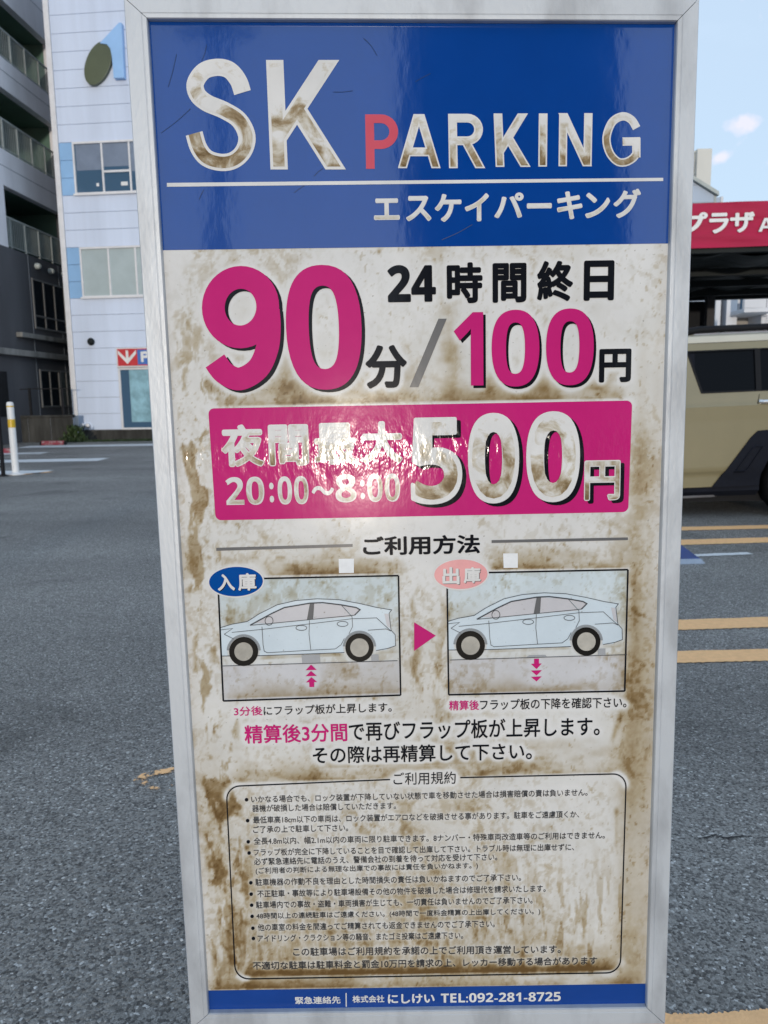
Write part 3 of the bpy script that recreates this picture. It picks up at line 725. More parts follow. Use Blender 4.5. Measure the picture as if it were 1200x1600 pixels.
# ------------------------------------------------------------------ buildings at the right
def right_buildings():
    # white apartment block seen below the canopy
    Y = 33.0; ox = at(1118, 500, Y)[0]
    r = empty('apartment_block', (ox, Y, 0)); tag(r, 'white apartment block with balconies, seen under the red canopy', 'building')
    X = lambda px: at(px, 490, Y)[0] - ox
    Z = lambda py: at(1160, py, Y)[2]
    xe = X(1330)
    top = Z(372)
    MB().box(0, X(1126), 0, 6, 0, top).build('pier', M['apartment'], r, bevel=.02)
    MB().box(X(1126) + .01, X(1135) - .01, .5, 6, 0, top - .2).build('dark_slot', M['dark_wall'], r)
    MB().box(X(1135), X(1152), 0, 6, 0, top).build('wall', M['apartment'], r, bevel=.02)
    MB().box(X(1190), xe, 0, 6, 0, top).build('wall', M['apartment'], r, bevel=.02)
    MB().box(X(1152), X(1190), 1.2, 6, 0, top).build('rear_wall', M['beige_wall'], r)
    for k in range(-2, 3):
        z = Z(493) + k * 2.9
        if z < 0 or z > top - 1: continue
        s = MB().prism([(X(1141), -1.25, z), (X(1191), -1.25, z + .02), (X(1191), 1.2, z + .02), (X(1141), 1.2, z)], (0, 0, .16)).build('balcony', M['apartment'], r, bevel=.01)
        MB().box(X(1141), X(1174), -1.25, -1.13, z + .17, z + .75).build('parapet', M['apartment'], s, bevel=.01)
        rl = MB()
        x = X(1174)
        while x < X(1190): rl.box(x, x + .04, -1.2, -1.16, z + .17, z + 1.3); x += .16
        rl.box(X(1174), X(1190), -1.22, -1.14, z + 1.3, z + 1.36); rl.build('railing', M['dark_metal'], s)
        for (a, b) in ((1146, 1153), (1156, 1163), (1165, 1172)):
            w = MB().box(X(a), X(b), 1.1, 1.198, z + .6, z + 2.2).build('window', M['white_metal'], r)
            MB().box(X(a) + .05, X(b) - .05, 1.07, 1.099, z + .65, z + 2.15).build('pane', M['blind'], w)
        w = MB().box(X(1172), X(1188), 1.1, 1.198, z + .2, z + 2.2).build('window', M['white_metal'], r)
        for q in range(2):
            xa = X(1172) + .05 + q * (X(1188) - X(1172)) / 2
            MB().box(xa, xa + (X(1188) - X(1172)) / 2 - .1, 1.07, 1.099, z + .25, z + 2.15).build('pane', M['glass_blue'], w)
    MB().lathe([(.02, -.1), (.16, -.1), (.16, .12), (.05, .2)], 14, (X(1191.5), -.2, Z(491)), 'z').build('wall_camera', M['white_metal'], r, smooth=True)
    w = MB().box(X(1198), X(1214), -.04, -.002, Z(505), Z(487)).build('window', M['white_metal'], r)
    MB().box(X(1198) + .06, X(1214) - .06, -.06, -.041, Z(505) + .06, Z(487) - .06).build('pane', M['glass_blue'], w)
    # tall cream block above the canopy
    Y2 = 62.0; o2 = at(1110, 300, Y2)[0]
    r = empty('tower_block', (o2, Y2, 0)); tag(r, 'tall cream tower block rising above the red canopy', 'building')
    X2 = lambda px: at(px, 280, Y2)[0] - o2; Z2 = lambda py: at(1100, py, Y2)[2]
    MB().box(X2(1088), 0, 0, 8, 0, Z2(232)).build('wall', M['cream'], r, bevel=.03)
    MB().box(X2(1010), X2(1088), .5, 8, 0, Z2(236)).build('wall', M['cream'], r, bevel=.03)
    MB().box(X2(1010), X2(1088.5), .35, .499, Z2(235.5), Z2(233)).build('parapet', M['cream'], r)
    k = 0
    for pz in (247, 267, 287, 307):
        for pc in (1030, 1052, 1074):
            w = MB().box(X2(pc), X2(pc + 13), .42, .499, Z2(pz + 14), Z2(pz)).build('window', M['white_metal'], r)
            MB().box(X2(pc) + .08, X2(pc + 13) - .08, .38, .419, Z2(pz + 14) + .08, Z2(pz) - .08).build('pane', M['glass_dark'], w)
    # blue-grey clad hall with sloping roof edge
    Y3 = 24.0; o3 = at(1116, 300, Y3)[0]
    r = empty('clad_hall', (o3, Y3, 0)); tag(r, 'blue grey clad building with sloping roof edge behind the red canopy', 'building')
    X3 = lambda px: at(px, 300, Y3)[0] - o3; Z3 = lambda py: at(1100, py, Y3)[2]
    xl = X3(1010); zl = Z3(283) + (Z3(283) - Z3(305)) / (X3(1116) - X3(1081)) * (X3(1081) - xl) ; zr = Z3(305.5)
    MB().prism([(xl, 0, 0), (0, 0, 0), (0, 0, zr), (xl, 0, zl)], (0, 6, 0)).build('wall', M['blue_grey'], r)
    MB().prism([(xl, -.12, zl), (.1, -.12, zr - .03), (.1, -.12, zr + .08), (xl, -.12, zl + .11)], (0, 6.2, 0)).build('roof_edge', M['rail'], r)
    for k in range(1, 9):
        z = Z3(317) + .5 * (k - 1)
        if k > 2: break
        MB().box(xl + .05, -.02 if z < zr else X3(1090), -.008, -.001, z, z + .02).build('cladding_joint', M['joint'], r)
    MB().box(.0, .06, -.02, .3, 0, zr - .02).build('corner_trim', M['rail'], r)
    MB().box(.07, X3(1134), .35, 5, 0, Z3(304)).build('side_wing', M['blue_grey'], r)
    MB().box(X3(1134) + .002, X3(1138), .33, 5, 0, Z3(303)).build('side_trim', M['apartment'], r)
    MB().box(X3(1113.5), X3(1117.5), 1, 1.2, zr + .02, Z3(296)).build('chimney', M['cream'], r)
right_buildings()
# building and pole behind the camera: they stand in the sign's reflection
r = empty('reflected_building', (2.1, -6.0, 0)); tag(r, 'narrow dark building opposite, mirrored in the right half of the blue header', 'building')
MB().box(-1.42, .85, -4, 0, 0, 8.5).build('wall', M['brown_block'], r)
for fl in range(3):
    w = MB().box(-.9, .6, 0.002, .05, 1.2 + fl * 2.6, 2.6 + fl * 2.6).build('window', M['dark_metal'], r)
    MB().box(-.84, .54, .051, .06, 1.26 + fl * 2.6, 2.54 + fl * 2.6).build('pane', M['glass_dark'], w)
r = empty('utility_pole', (-3.15, -15.0, 0)); tag(r, 'concrete utility pole opposite, mirrored as a dark strip in the blue header', 'pole')
MB().lathe([(.24, 0), (.2, 6), (.17, 13)], 16).build('shaft', M['pole'], r, smooth=True)
MB().box(-.9, .9, -.06, .06, 11.6, 11.75).build('crossarm', M['dark_metal'], r)

# ------------------------------------------------------------------ khaki SUV (right)
def car_paint(name, col):
    m, N, L, b = mat_new(name)
    tc = N.new('ShaderNodeTexCoord'); n = N.new('ShaderNodeTexNoise'); n.inputs['Scale'].default_value = 2.5; n.inputs['Detail'].default_value = 5
    L.new(tc.outputs['Object'], n.inputs['Vector'])
    cr = N.new('ShaderNodeValToRGB'); cr.color_ramp.elements[0].position = .3; cr.color_ramp.elements[1].position = .7
    cr.color_ramp.elements[0].color = (*[c * .94 for c in col], 1); cr.color_ramp.elements[1].color = (*[c * 1.04 for c in col], 1)
    L.new(n.outputs['Fac'], cr.inputs[0]); L.new(cr.outputs[0], b.inputs['Base Color'])
    b.inputs['Roughness'].default_value = .38; b.inputs['Coat Weight'].default_value = 1; b.inputs['Coat Roughness'].default_value = .05
    return m
def suv():
    Y = gnd(1130, 811)[1] + 0.02                          # near side of the car
    SX = lambda px: at(px, 640, Y)[0]
    SZ = lambda px, py: at(px, py, Y)[2]
    wx = SX(1264)                                         # rear wheel centre
    xr = SX(1010); WB = 2.85; xf = wx + WB + .95; HW = .96
    yc = Y + HW + .02
    root = empty('parked_car', (wx + WB / 2, yc, 0)); tag(root, 'khaki boxy off-road car with black wheel arch cladding, right of the sign', 'car')
    ox = wx + WB / 2
    k = 0.028                                             # body lines climb gently towards the front
    lx = lambda px: SX(px) - ox
    paint = car_paint('khaki_car_paint', (0.215, 0.187, 0.103)); roofp = car_paint('cream_roof_paint', (0.50, 0.49, 0.42))  # cream roof colour also carries the sky light on its curve
    clad = pmat('black_cladding', (0.010, 0.012, 0.019), .7, spec=.08, var=.1, scale=20, bump=.0004, bscale=400)
    clad2 = pmat('dull_steel', (0.16, 0.16, 0.17), .5, spec=.2)
    gl = glass('tinted_car_glass', (0.004, 0.005, 0.007), .02, .09)
    chrome = pmat('bright_handle_metal', (0.75, 0.76, 0.78), .18, metal=.9, var=.03, scale=10)
    rubber = pmat('tyre_rubber', (0.010, 0.010, 0.011), .9, spec=.1, var=.15, scale=20, bump=.001)
    alloy = pmat('grey_alloy', (0.32, 0.33, 0.34), .35, metal=.8, var=.06, scale=8)
    x0, x1 = xr - ox, xf - ox; rw, fw = -WB / 2, WB / 2; WR = .385
    zref = lambda px, py: SZ(px, py) - k * (lx(px) - rw)   # height at the rear wheel station
    z_sill = zref(1130, 761); z_lc = zref(1100, 740.5); z_cr = zref(1130, 633.5); z_wb = zref(1150, 612); z_wt = zref(1130, 546); z_gut = zref(1130, 533.5); z_rf = zref(1130, 521)
    lift = lambda x: k * min(max(x - rw, -1.6), 1.6)
    def yoff(z):                                          # half width at a (rear-station) height
        tab = [(z_sill - .1, HW - .05), (z_sill, HW - .03), (z_lc - .02, HW - .022), (z_lc + .02, HW + .004), (z_cr - .16, HW + .008), (z_cr - .01, HW + .016), (z_cr + .015, HW - .004),
               (z_wb, HW - .028), (z_wt, HW - .115), (z_gut, HW - .145), (z_rf, HW - .19)]
        return float(np.interp(z, [t[0] for t in tab], [t[1] for t in tab]))
    def endpull(x):                                       # body narrows at both ends
        a = max(0, (x0 + .35 - x) / .35); b = max(0, (x - (x1 - .8)) / .8)
        return .10 * a * a + .22 * b * b
    # outline in (x, z)
    arch = lambda c, R, n=14: [(c + R * math.cos(math.pi * (1 - i / n)), WR + R * math.sin(math.pi * (1 - i / n)) * .98) for i in range(n + 1)]
    AR = .47
    out = [(x0 + .02, z_sill)] + [(rw - AR, z_sill)] + [p for p in arch(rw, AR) if p[1] > z_sill] + [(rw + AR, z_sill), (fw - AR, z_sill)] + [p for p in arch(fw, AR) if p[1] > z_sill] + [(fw + AR, z_sill), (x1 - .05, z_sill + .02),
           (x1, z_sill + .3), (x1 - .03, z_wb - .22), (x1 - .25, z_wb - .12), (fw - .05, z_wb - .04), (fw - .35, z_wb + .02), (fw - .9, z_wt + .04), (fw - 1.05, z_gut), (x0 + .12, z_gut), (x0 + .03, z_wb), (x0, z_cr - .1)]
    tl, bl = lx(1077.5), lx(1098.5); dv = lx(1187.5); wi = .012
    win_q = [(bl, z_wb + .002), (dv - .012, z_wb + .002), (dv - .012, z_wt), (tl, z_wt)]
    d1 = dv + .98
    win_r = [(dv + .014, z_wb), (d1, z_wb), (d1, z_wt), (dv + .014, z_wt)]
    win_f = [(d1 + .09, z_wb), (fw - .48, z_wb + .01), (fw - .98, z_wt), (d1 + .09, z_wt)]
    holes = [win_q, win_r, win_f]
    def inside(p, poly):
        c = False; n = len(poly)
        for i in range(n):
            a, b = poly[i], poly[(i + 1) % n]
            if (a[1] > p[1]) != (b[1] > p[1]) and p[0] < (b[0] - a[0]) * (p[1] - a[1]) / (b[1] - a[1]) + a[0]: c = not c
        return c
    def dense(poly, st=.12):
        r = []
        for i in range(len(poly)):
            a, b = np.array(poly[i]), np.array(poly[(i + 1) % len(poly)]); m = max(1, int(np.linalg.norm(b - a) / st))
            r += [tuple(a + (b - a) * j / m) for j in range(m)]
        return r
    pts = []; edges = []
    loops = [dense(out)] + [dense(h) for h in holes]
    for lp in loops:
        n = len(pts); pts += lp; edges += [(n + i, n + (i + 1) % len(lp)) for i in range(len(lp))]
    for z in sorted(set([z_lc - .02, z_lc + .02, z_cr - .16, z_cr - .01, z_cr + .015] + list(np.arange(z_sill + .04, z_gut, .06)))):
        for x in np.arange(x0 + .06, x1, .08):
            p = (x, z)
            if inside(p, out) and not any(inside(p, h) for h in holes): pts.append(p)
    V, E_, Fq, *_ = delaunay_2d_cdt([Vector(p) for p in pts], edges, [], 0, 1e-5)
    keep = []
    for f in Fq:
        c = sum((V[i] for i in f), Vector((0, 0))) / len(f)
        if inside(c, out) and not any(inside(c, h) for h in holes): keep.append(tuple(f))
    P3 = lambda x, z, s, d=0: (x, s * (yoff(z) - endpull(x) + d), z + lift(x))
    # one seamless body shell: both sides, roof, ends
    for s, nm in ((-1, 'side_panel'), (1, 'side_panel')):
        MB().add([P3(v.x, v.y, s) for v in V], keep).build(nm, paint, root, smooth=True)
    # roof: lofted sections across
    xs = np.linspace(x0 + .12, fw - 1.05, 24); vs = []; fs = []
    prof = lambda: [(-1, z_gut + .004), (-1, z_gut + .03), (-.985, z_rf - .01), (-.93, z_rf + .018), (-.6, z_rf + .045), (0, z_rf + .055), (.6, z_rf + .045), (.93, z_rf + .018), (.985, z_rf - .01), (1, z_gut + .03), (1, z_gut + .004)]
    for x in xs:
        hw = yoff(z_gut) - endpull(x) + .004
        for a, z in prof(): vs.append((x, a * hw, z + lift(x)))
    n = len(prof())
    for i in range(len(xs) - 1):
        for j in range(n - 1): fs.append((i * n + j, i * n + j + 1, (i + 1) * n + j + 1, (i + 1) * n + j))
    fs += [tuple(range(n))[::-1], tuple((len(xs) - 1) * n + j for j in range(n))]
    MB().add(vs, fs).build('roof', roofp, root, smooth=True)
    for s in (-1, 1):
        rr = MB().tube([(x, s * (yoff(z_gut) - .045), z_rf + .062 + lift(x) - (.05 if i in (0, 9) else 0)) for i, x in enumerate(np.linspace(x0 + .25, fw - 1.3, 10))], .036, 10)
        rr.build('roof_rail', M['black'], root, smooth=True)
    # bonnet, rear and front skins
    def skin(nm, rows, m):
        vs = []; fs = []
        for (x, z) in rows:
            hw = yoff(z) - endpull(x)
            for t in (-1, -.9, -.5, 0, .5, .9, 1): vs.append((x + (.03 * (1 - t * t) * (1 if x > 0 else -1)), t * hw, z + lift(x)))
        for i in range(len(rows) - 1):
            for j in range(6): fs.append((i * 7 + j, i * 7 + j + 1, (i + 1) * 7 + j + 1, (i + 1) * 7 + j))
        return MB().add(vs, fs).build(nm, m, root, smooth=True)
    skin('bonnet', [(x1 - .03, z_wb - .22), (x1 - .25, z_wb - .12), (fw - .05, z_wb - .04), (fw - .35, z_wb + .02)], paint)
    skin('windscreen', [(fw - .35, z_wb + .022), (fw - .9, z_wt + .04), (fw - 1.05, z_gut + .002)], gl)
    skin('front_bumper', [(x1 - .05, z_sill + .02), (x1, z_sill + .3), (x1 - .03, z_wb - .22)], paint)
    skin('tailgate', [(x0 + .02, z_sill), (x0, z_cr - .1), (x0 + .03, z_wb), (x0 + .12, z_gut)], paint)
    skin('rear_window', [(x0 + .008, z_wb + .05), (x0 + .085, z_wt)], gl)
    for s in (-1, 1):
        MB().box(x1 - .10, x1 + .045, s * (HW - .5), s * (HW - .24), z_wb - .42, z_wb - .26).build('headlight', M['white_sign'], root, bevel=.02)
        MB().box(x0 - .045, x0 + .05, s * (HW - .26), s * (HW - .12), z_cr - .25, z_cr + .05).build('tail_light', M['red_sign'], root, bevel=.02)
    # glass set back behind the openings, with rubber surrounds
    def pane(poly, s, nm='window'):
        c = np.mean(poly, axis=0)
        ring = MB(); n = len(poly)
        big = [tuple(c + (np.array(p) - c) * (1 + .012 / max(.12, np.linalg.norm(np.array(p) - c)))) for p in poly]
        sm = [tuple(c + (np.array(p) - c) * (1 - .016 / max(.12, np.linalg.norm(np.array(p) - c)))) for p in poly]
        for i in range(n):
            j = (i + 1) % n
            q = [P3(*big[i], s, .004), P3(*big[j], s, .004), P3(*sm[j], s, .004), P3(*sm[i], s, .004)]
            q2 = [P3(*big[i], s, -.03), P3(*big[j], s, -.03), P3(*sm[j], s, -.03), P3(*sm[i], s, -.03)]
            ring.add(q + q2, [(0, 1, 2, 3), (2, 6, 7, 3), (1, 0, 4, 5)])
        w = ring.build(nm, M['black'], root)
        MB().add([P3(p[0], p[1], s, -.016) for p in big], [tuple(range(n))]).build('pane', gl, w)
        return w
    for s in (-1, 1):
        w = pane(win_q, s); pane(win_r, s); pane(win_f, s)
        MB().add([P3(dv - .026, z_wb - .004, s, .003), P3(dv + .028, z_wb - .004, s, .003), P3(dv + .028, z_wt + .004, s, .003), P3(dv - .026, z_wt + .004, s, .003)], [(0, 1, 2, 3)]).build('window_pillar', M['black'], root)
    # seat backs and a dim interior block behind the tinted glass are unseen; dark blind strip on the quarter glass
    for s in (-1, 1):
        q = [(tl + .03, z_wt - .02), (lx(1090), z_wt - .02), (lx(1090), zref(1090, 580)), (lx(1088.5), zref(1089, 583))]
        MB().add([P3(p[0], p[1], s, -.012) for p in q], [(0, 1, 2, 3)]).build('privacy_band', clad, root)
        # door shut lines
        for (xa, za, xb, zb_) in ((dv + .005, z_wb - .035, dv - .02, z_cr), (d1 + .045, z_wb - .03, d1 + .045, z_sill + .03), (fw - .5, z_wb - .04, fw - .5, z_sill + .2)):
            g_ = MB(); m = 10; vs = []
            for i in range(m + 1):
                x = xa + (xb - xa) * i / m; z = za + (zb_ - za) * i / m
                vs += [P3(x - .004, z, s, .0012), P3(x + .004, z, s, .0012)]
            g_.add(vs, [(2 * i, 2 * i + 1, 2 * i + 3, 2 * i + 2) for i in range(m)]).build('shut_line', M['black'], root)
        # handles
        for hx in (lx(1190) + .11, d1 + .19):
            hz = zref(1192, 628)
            y = s * (yoff(hz) + .028)
            MB().tube([(hx - .12, s * (yoff(hz) + .004), hz + lift(hx)), (hx - .10, y, hz + lift(hx)), (hx + .10, y, hz + lift(hx) + .004), (hx + .12, s * (yoff(hz) + .004), hz + lift(hx))], .024, 10).build('door_handle', chrome, root, smooth=True)
        # wheel-arch cladding: angular outer edge, round inner edge
        def cladding(c, mirror):
            R = AR - .01; inner = [(c + R * math.cos(a), WR + R * math.sin(a)) for a in np.linspace(math.pi - math.asin(max(0, z_sill - WR) / R) if z_sill > WR else math.pi + math.asin((WR - z_sill) / R), -math.asin((WR - z_sill) / R) if z_sill < WR else math.asin((z_sill - WR) / R), 25)]
            A = lx(1121) - rw; B = lx(1183) - rw; zB = zref(1190, 672)
            o_ = [(c + A, z_sill), (c + B - .02, zB - .035), (c + B + .03, zB), (c - B - .03, zB), (c - B + .02, zB - .035), (c - A, z_sill)]
            if mirror: pass
            lens = np.cumsum([0] + [math.dist(o_[i], o_[i + 1]) for i in range(5)]); ts = np.linspace(0, lens[-1], 25)
            outer = [(float(np.interp(t, lens, [p[0] for p in o_])), float(np.interp(t, lens, [p[1] for p in o_]))) for t in ts]
            b = MB(); vs = []
            for i in range(25):
                (ax, az), (bx_, bz) = outer[i], inner[i]
                mx_, mz = ax + (bx_ - ax) * .12, az + (bz - az) * .12
                vs += [P3(ax, az, s, -.01), P3(ax, az, s, .018), P3(mx_, mz, s, .032), P3(bx_, bz, s, .034), P3(bx_, bz, s, -.25)]
            fs = [(5 * i + j, 5 * i + j + 1, 5 * i + 6 + j, 5 * i + 5 + j) for i in range(24) for j in range(4)]
            cl = b.add(vs, fs).build('wheel_arch', clad, root, smooth=True)
            # recessed panel in the cladding
            for sg in ((-1,) if not mirror else (-1,)):
                q = [(c + A + .15, z_sill + .15), (c + A + .26, z_sill + .15), (c + B - .03, zB - .13), (c + B - .10, zB - .13)]
                q = [(lx(px) - rw + c, zref(px, py)) for px, py in ((1149, 739), (1167, 738), (1172, 732), (1196, 694), (1183, 694), (1178, 697))]
                rim = MB(); n = len(q); cc = np.mean(q, axis=0)
                qi = [tuple(cc + (np.array(p) - cc) * .86) for p in q]
                for i in range(n):
                    j = (i + 1) % n
                    rim.add([P3(*q[i], s, .037), P3(*q[j], s, .037), P3(*qi[j], s, .046), P3(*qi[i], s, .046)], [(0, 1, 2, 3)])
                    q3 = [tuple(cc + (np.array(p) - cc) * .80) for p in q]
                    rim.add([P3(*qi[i], s, .046), P3(*qi[j], s, .046), P3(*q3[j], s, .0365), P3(*q3[i], s, .0365)], [(0, 1, 2, 3)])
                rim.build('cladding_rib', clad, cl)
        cladding(rw, False); cladding(fw, True)
        # sill and side step
        yb = HW - .03
        sill = MB()
        for (a, b_) in ((x0 + .05, rw - AR + .02), (rw + AR - .02, fw - AR + .02)):
            vs = []
            for x in (a, b_):
                for (y, z) in ((yb - .03, z_sill + .002), (yb + .015, z_sill - .004), (yb + .02, z_sill - .05), (yb - .05, z_sill - .11), (yb - .3, z_sill - .12), (yb - .3, z_sill)): vs.append((x, s * (y - endpull(x)), z + lift(x)))
            sill.add(vs, [(i, (i + 1) % 6, 6 + (i + 1) % 6, 6 + i) for i in range(6)] + [(0, 1, 2, 3, 4, 5), (11, 10, 9, 8, 7, 6)])
        sill.build('sill', clad, root)
    MB().tube([(lx(1040), -HW + .10, z_sill - .15), (lx(1128), -HW + .10, z_sill - .13), (lx(1135), -HW + .14, z_sill - .13)], .014, 8).build('exhaust_pipe', clad2, root, smooth=True)
    MB().box(x0 + .1, x1 - .15, -HW + .22, HW - .22, .15, z_sill + .05).build('underbody', M['black'], root)
    MB().box(x0 + .25, fw - .5, -HW + .16, HW - .16, z_sill + .05, z_wb - .12).build('interior', M['black'], root)
    # wheels
    for c in (rw, fw):
        for s in (-1, 1):
            y = s * (HW - .125)
            tw = .125
            t = MB().lathe([(.26, -tw), (.34, -tw), (WR - .02, -tw * .93), (WR, -tw * .6), (WR, tw * .6), (WR - .02, tw * .93), (.34, tw), (.26, tw)], 36, (c, y, WR), 'y')
            w = t.build('wheel', rubber, root, smooth=True)
            MB().lathe([(.05, -s * -.02), (.12, s * .06), (.25, s * .085), (.265, s * .11), (.262, s * .12), (.255, s * -.02)], 30, (c, y, WR), 'y').build('rim', alloy, w, smooth=True)
            sp = MB()
            for q in range(6):
                a = q * math.pi / 3; d = (math.cos(a), math.sin(a)); e_ = (-d[1] * .028, d[0] * .028)
                pl = [(c + d[0] * .04 + e_[0], y + s * .105, WR + d[1] * .04 + e_[1]), (c + d[0] * .26 + e_[0], y + s * .115, WR + d[1] * .26 + e_[1]), (c + d[0] * .26 - e_[0], y + s * .115, WR + d[1] * .26 - e_[1]), (c + d[0] * .04 - e_[0], y + s * .105, WR + d[1] * .04 - e_[1])]
                sp.prism(pl, (0, -s * .03, 0))
            sp.build('spokes', alloy, w)
suv()

# blue plate lying on the ground beside the sign
def blue_plate():
    z = 0.0; a = gnd(1098.5, 878); b = gnd(1058, 879.5); c = gnd(1062, 853)
    root = empty('lock_plate', (float(b[0]), float(b[1]), 0)); tag(root, 'flat blue steel plate with pale front edge on the asphalt beside the sign frame', 'plate')
    fl = gnd(940, 884); frp = gnd(1101, 880.5); bk = gnd(1062, 853); bl = gnd(940, 858)
    t = .045
    P = [np.array([*p[:2], 0]) - np.array([b[0], b[1], 0]) for p in (fl, frp, bk, bl)]
    top = [P[0] + [0, .012, t - .01], P[1] + [-.03, .012, t - .01], P[2] + [-.02, -.02, .03], P[3] + [0, -.02, .03]]
    MB().add(P + top, [(4, 5, 6, 7), (1, 2, 6, 5), (2, 3, 7, 6), (3, 0, 4, 7)]).build('plate', M['blue_plate'], root)
    e = [P[0] + [0, -.006, 0], P[1] + [.006, -.006, 0], P[1] + [-.027, .010, t - .008], P[0] + [0, .010, t - .008]]
    MB().prism([tuple(p) for p in e], (0, .008, -.002)).build('front_edge', M['zinc'], root)
blue_plate()
# ------------------------------------------------------------------ the parking sign
SQ = [0.062965804, 1.311682830, 1.018789677, 0.013814856, 0.004202549, 0.003446469]
def sign():
    x, y, z, yaw, tilt, spin = SQ
    cy, sy = math.cos(yaw), math.sin(yaw)
    u = np.array([cy, sy, 0]); n0 = np.array([sy, -cy, 0]); v = np.array([0, 0, 1.0])
    v2 = v * math.cos(tilt) - n0 * math.sin(tilt); nn = np.cross(u, v2)
    nn = nn if np.dot(nn, n0) > 0 else -nn
    O = np.array([x, y, z])
    root = bpy.data.objects.new('parking_sign', None); COL.objects.link(root)
    root.matrix_world = Matrix(((u[0], v2[0], nn[0], O[0]), (u[1], v2[1], nn[1], O[1]), (u[2], v2[2], nn[2], O[2]), (0, 0, 0, 1)))
    tag(root, 'large weathered blue and white parking price board in an aluminium frame', 'sign')
    # local: x right, y up, z towards the viewer.  S maps photo pixels of the board onto the board plane.
    def S(px, py, h=0.0):
        px = np.asarray(px, float); py = np.asarray(py, float)
        d = fwd + RV * ((px - 600) / FPX)[..., None] - UV * ((py - 800) / FPX)[..., None]
        P0 = O + nn * h; t = np.dot(P0 - CAM, nn) / (d @ nn)
        q = CAM + d * t[..., None] - O
        return np.stack([q @ u, q @ v2], -1)
    def unS(a, b):
        p = O + np.multiply.outer(a, u) + np.multiply.outer(b, v2) - CAM; zz = p @ fwd
        return 600 + FPX * (p @ RV) / zz, 800 - FPX * (p @ UV) / zz
    def slope(py): return float(np.interp(py, [36, 180, 285, 391, 632, 900, 1216, 1450, 1545], [.005, -.008, -.0116, -.0133, -.018, -.020, -.0205, -.019, -.0155]))
    def quad(v, x0, x1, yt, yb, sl=None):
        """normalised points (0..1) -> photo pixels of a slightly leaning text box"""
        ym = (yt + yb) / 2; xm = (x0 + x1) / 2; sl = slope(ym) if sl is None else sl
        X = x0 + v[:, 0] * (x1 - x0); Yp = yb + v[:, 1] * (yt - yb)
        X2 = X + (Yp - ym) * (788 - X) / (9130 - ym)
        return X2, Yp + sl * (X - xm)
    VG = float(S(640, 706)[1])
    # --- printed film material: gloss, long horizontal ripples, one bulge that tips the surface upwards
    def film(name, col=None, attr=None, rough=.095, dirt=None, spec=.5, grime=.06, speck=True, ior=1.5, ripple=.0020):
        m, N, L, b = mat_new(name)
        tc = N.new('ShaderNodeTexCoord')
        sx = N.new('ShaderNodeSeparateXYZ'); L.new(tc.outputs['Object'], sx.inputs[0])
        n1 = N.new('ShaderNodeTexNoise'); n1.inputs['Scale'].default_value = 9; n1.inputs['Detail'].default_value = 8; n1.inputs['Roughness'].default_value = .65
        L.new(tc.outputs['Object'], n1.inputs['Vector'])
        base = None
        if attr:
            at_ = N.new('ShaderNodeAttribute'); at_.attribute_name = attr; base = at_.outputs['Color']
        else:
            rg = N.new('ShaderNodeRGB'); rg.outputs[0].default_value = (*col, 1); base = rg.outputs[0]
        if dirt:
            # brown water stains inside white lettering: (height of letter foot, height of letter top, strength)
            z0, z1, k = dirt
            mr = N.new('ShaderNodeMapRange'); mr.inputs['From Min'].default_value = z1; mr.inputs['From Max'].default_value = z0
            mr.inputs['To Min'].default_value = -.16; mr.inputs['To Max'].default_value = .26
            L.new(sx.outputs['Y'], mr.inputs['Value'])
            nd = N.new('ShaderNodeTexNoise'); nd.inputs['Scale'].default_value = 24; nd.inputs['Detail'].default_value = 6; nd.inputs['Roughness'].default_value = .62; nd.inputs['Distortion'].default_value = .6
            L.new(tc.outputs['Object'], nd.inputs['Vector'])
            nk = N.new('ShaderNodeMapRange'); nk.inputs['From Min'].default_value = .28; nk.inputs['From Max'].default_value = .72; nk.inputs['To Min'].default_value = .18; nk.inputs['To Max'].default_value = .82; L.new(nd.outputs['Fac'], nk.inputs['Value'])
            ad = N.new('ShaderNodeMath'); L.new(nk.outputs[0], ad.inputs[0]); L.new(mr.outputs[0], ad.inputs[1])
            cr = N.new('ShaderNodeValToRGB'); e = cr.color_ramp.elements
            e[0].position = .44; e[0].color = (0, 0, 0, 1); e[1].position = .90; e[1].color = (1, 1, 1, 1)
            L.new(ad.outputs[0], cr.inputs[0])
            st = N.new('ShaderNodeValToRGB'); e = st.color_ramp.elements
            e[0].position = 0; e[0].color = (*col, 1); e[1].position = 1; e[1].color = (.17, .11, .05, 1)
            q = e.new(.3); q.color = (.58, .53, .44, 1); q = e.new(.62); q.color = (.33, .25, .15, 1)
            kk = N.new('ShaderNodeMath'); kk.operation = 'MULTIPLY'; kk.inputs[1].default_value = k
            L.new(cr.outputs[0], kk.inputs[0]); L.new(kk.outputs[0], st.inputs[0]); base = st.outputs[0]
        mg = N.new('ShaderNodeMix'); mg.data_type = 'RGBA'; mg.blend_type = 'MULTIPLY'; mg.inputs[0].default_value = 1.0
        rr = N.new('ShaderNodeMapRange'); rr.inputs['From Min'].default_value = .3; rr.inputs['From Max'].default_value = .7; rr.inputs['To Min'].default_value = 1 - grime * 2; rr.inputs['To Max'].default_value = 1.02
        L.new(n1.outputs['Fac'], rr.inputs['Value']); L.new(base, mg.inputs[6]); L.new(rr.outputs[0], mg.inputs[7])
        last = mg.outputs[2]
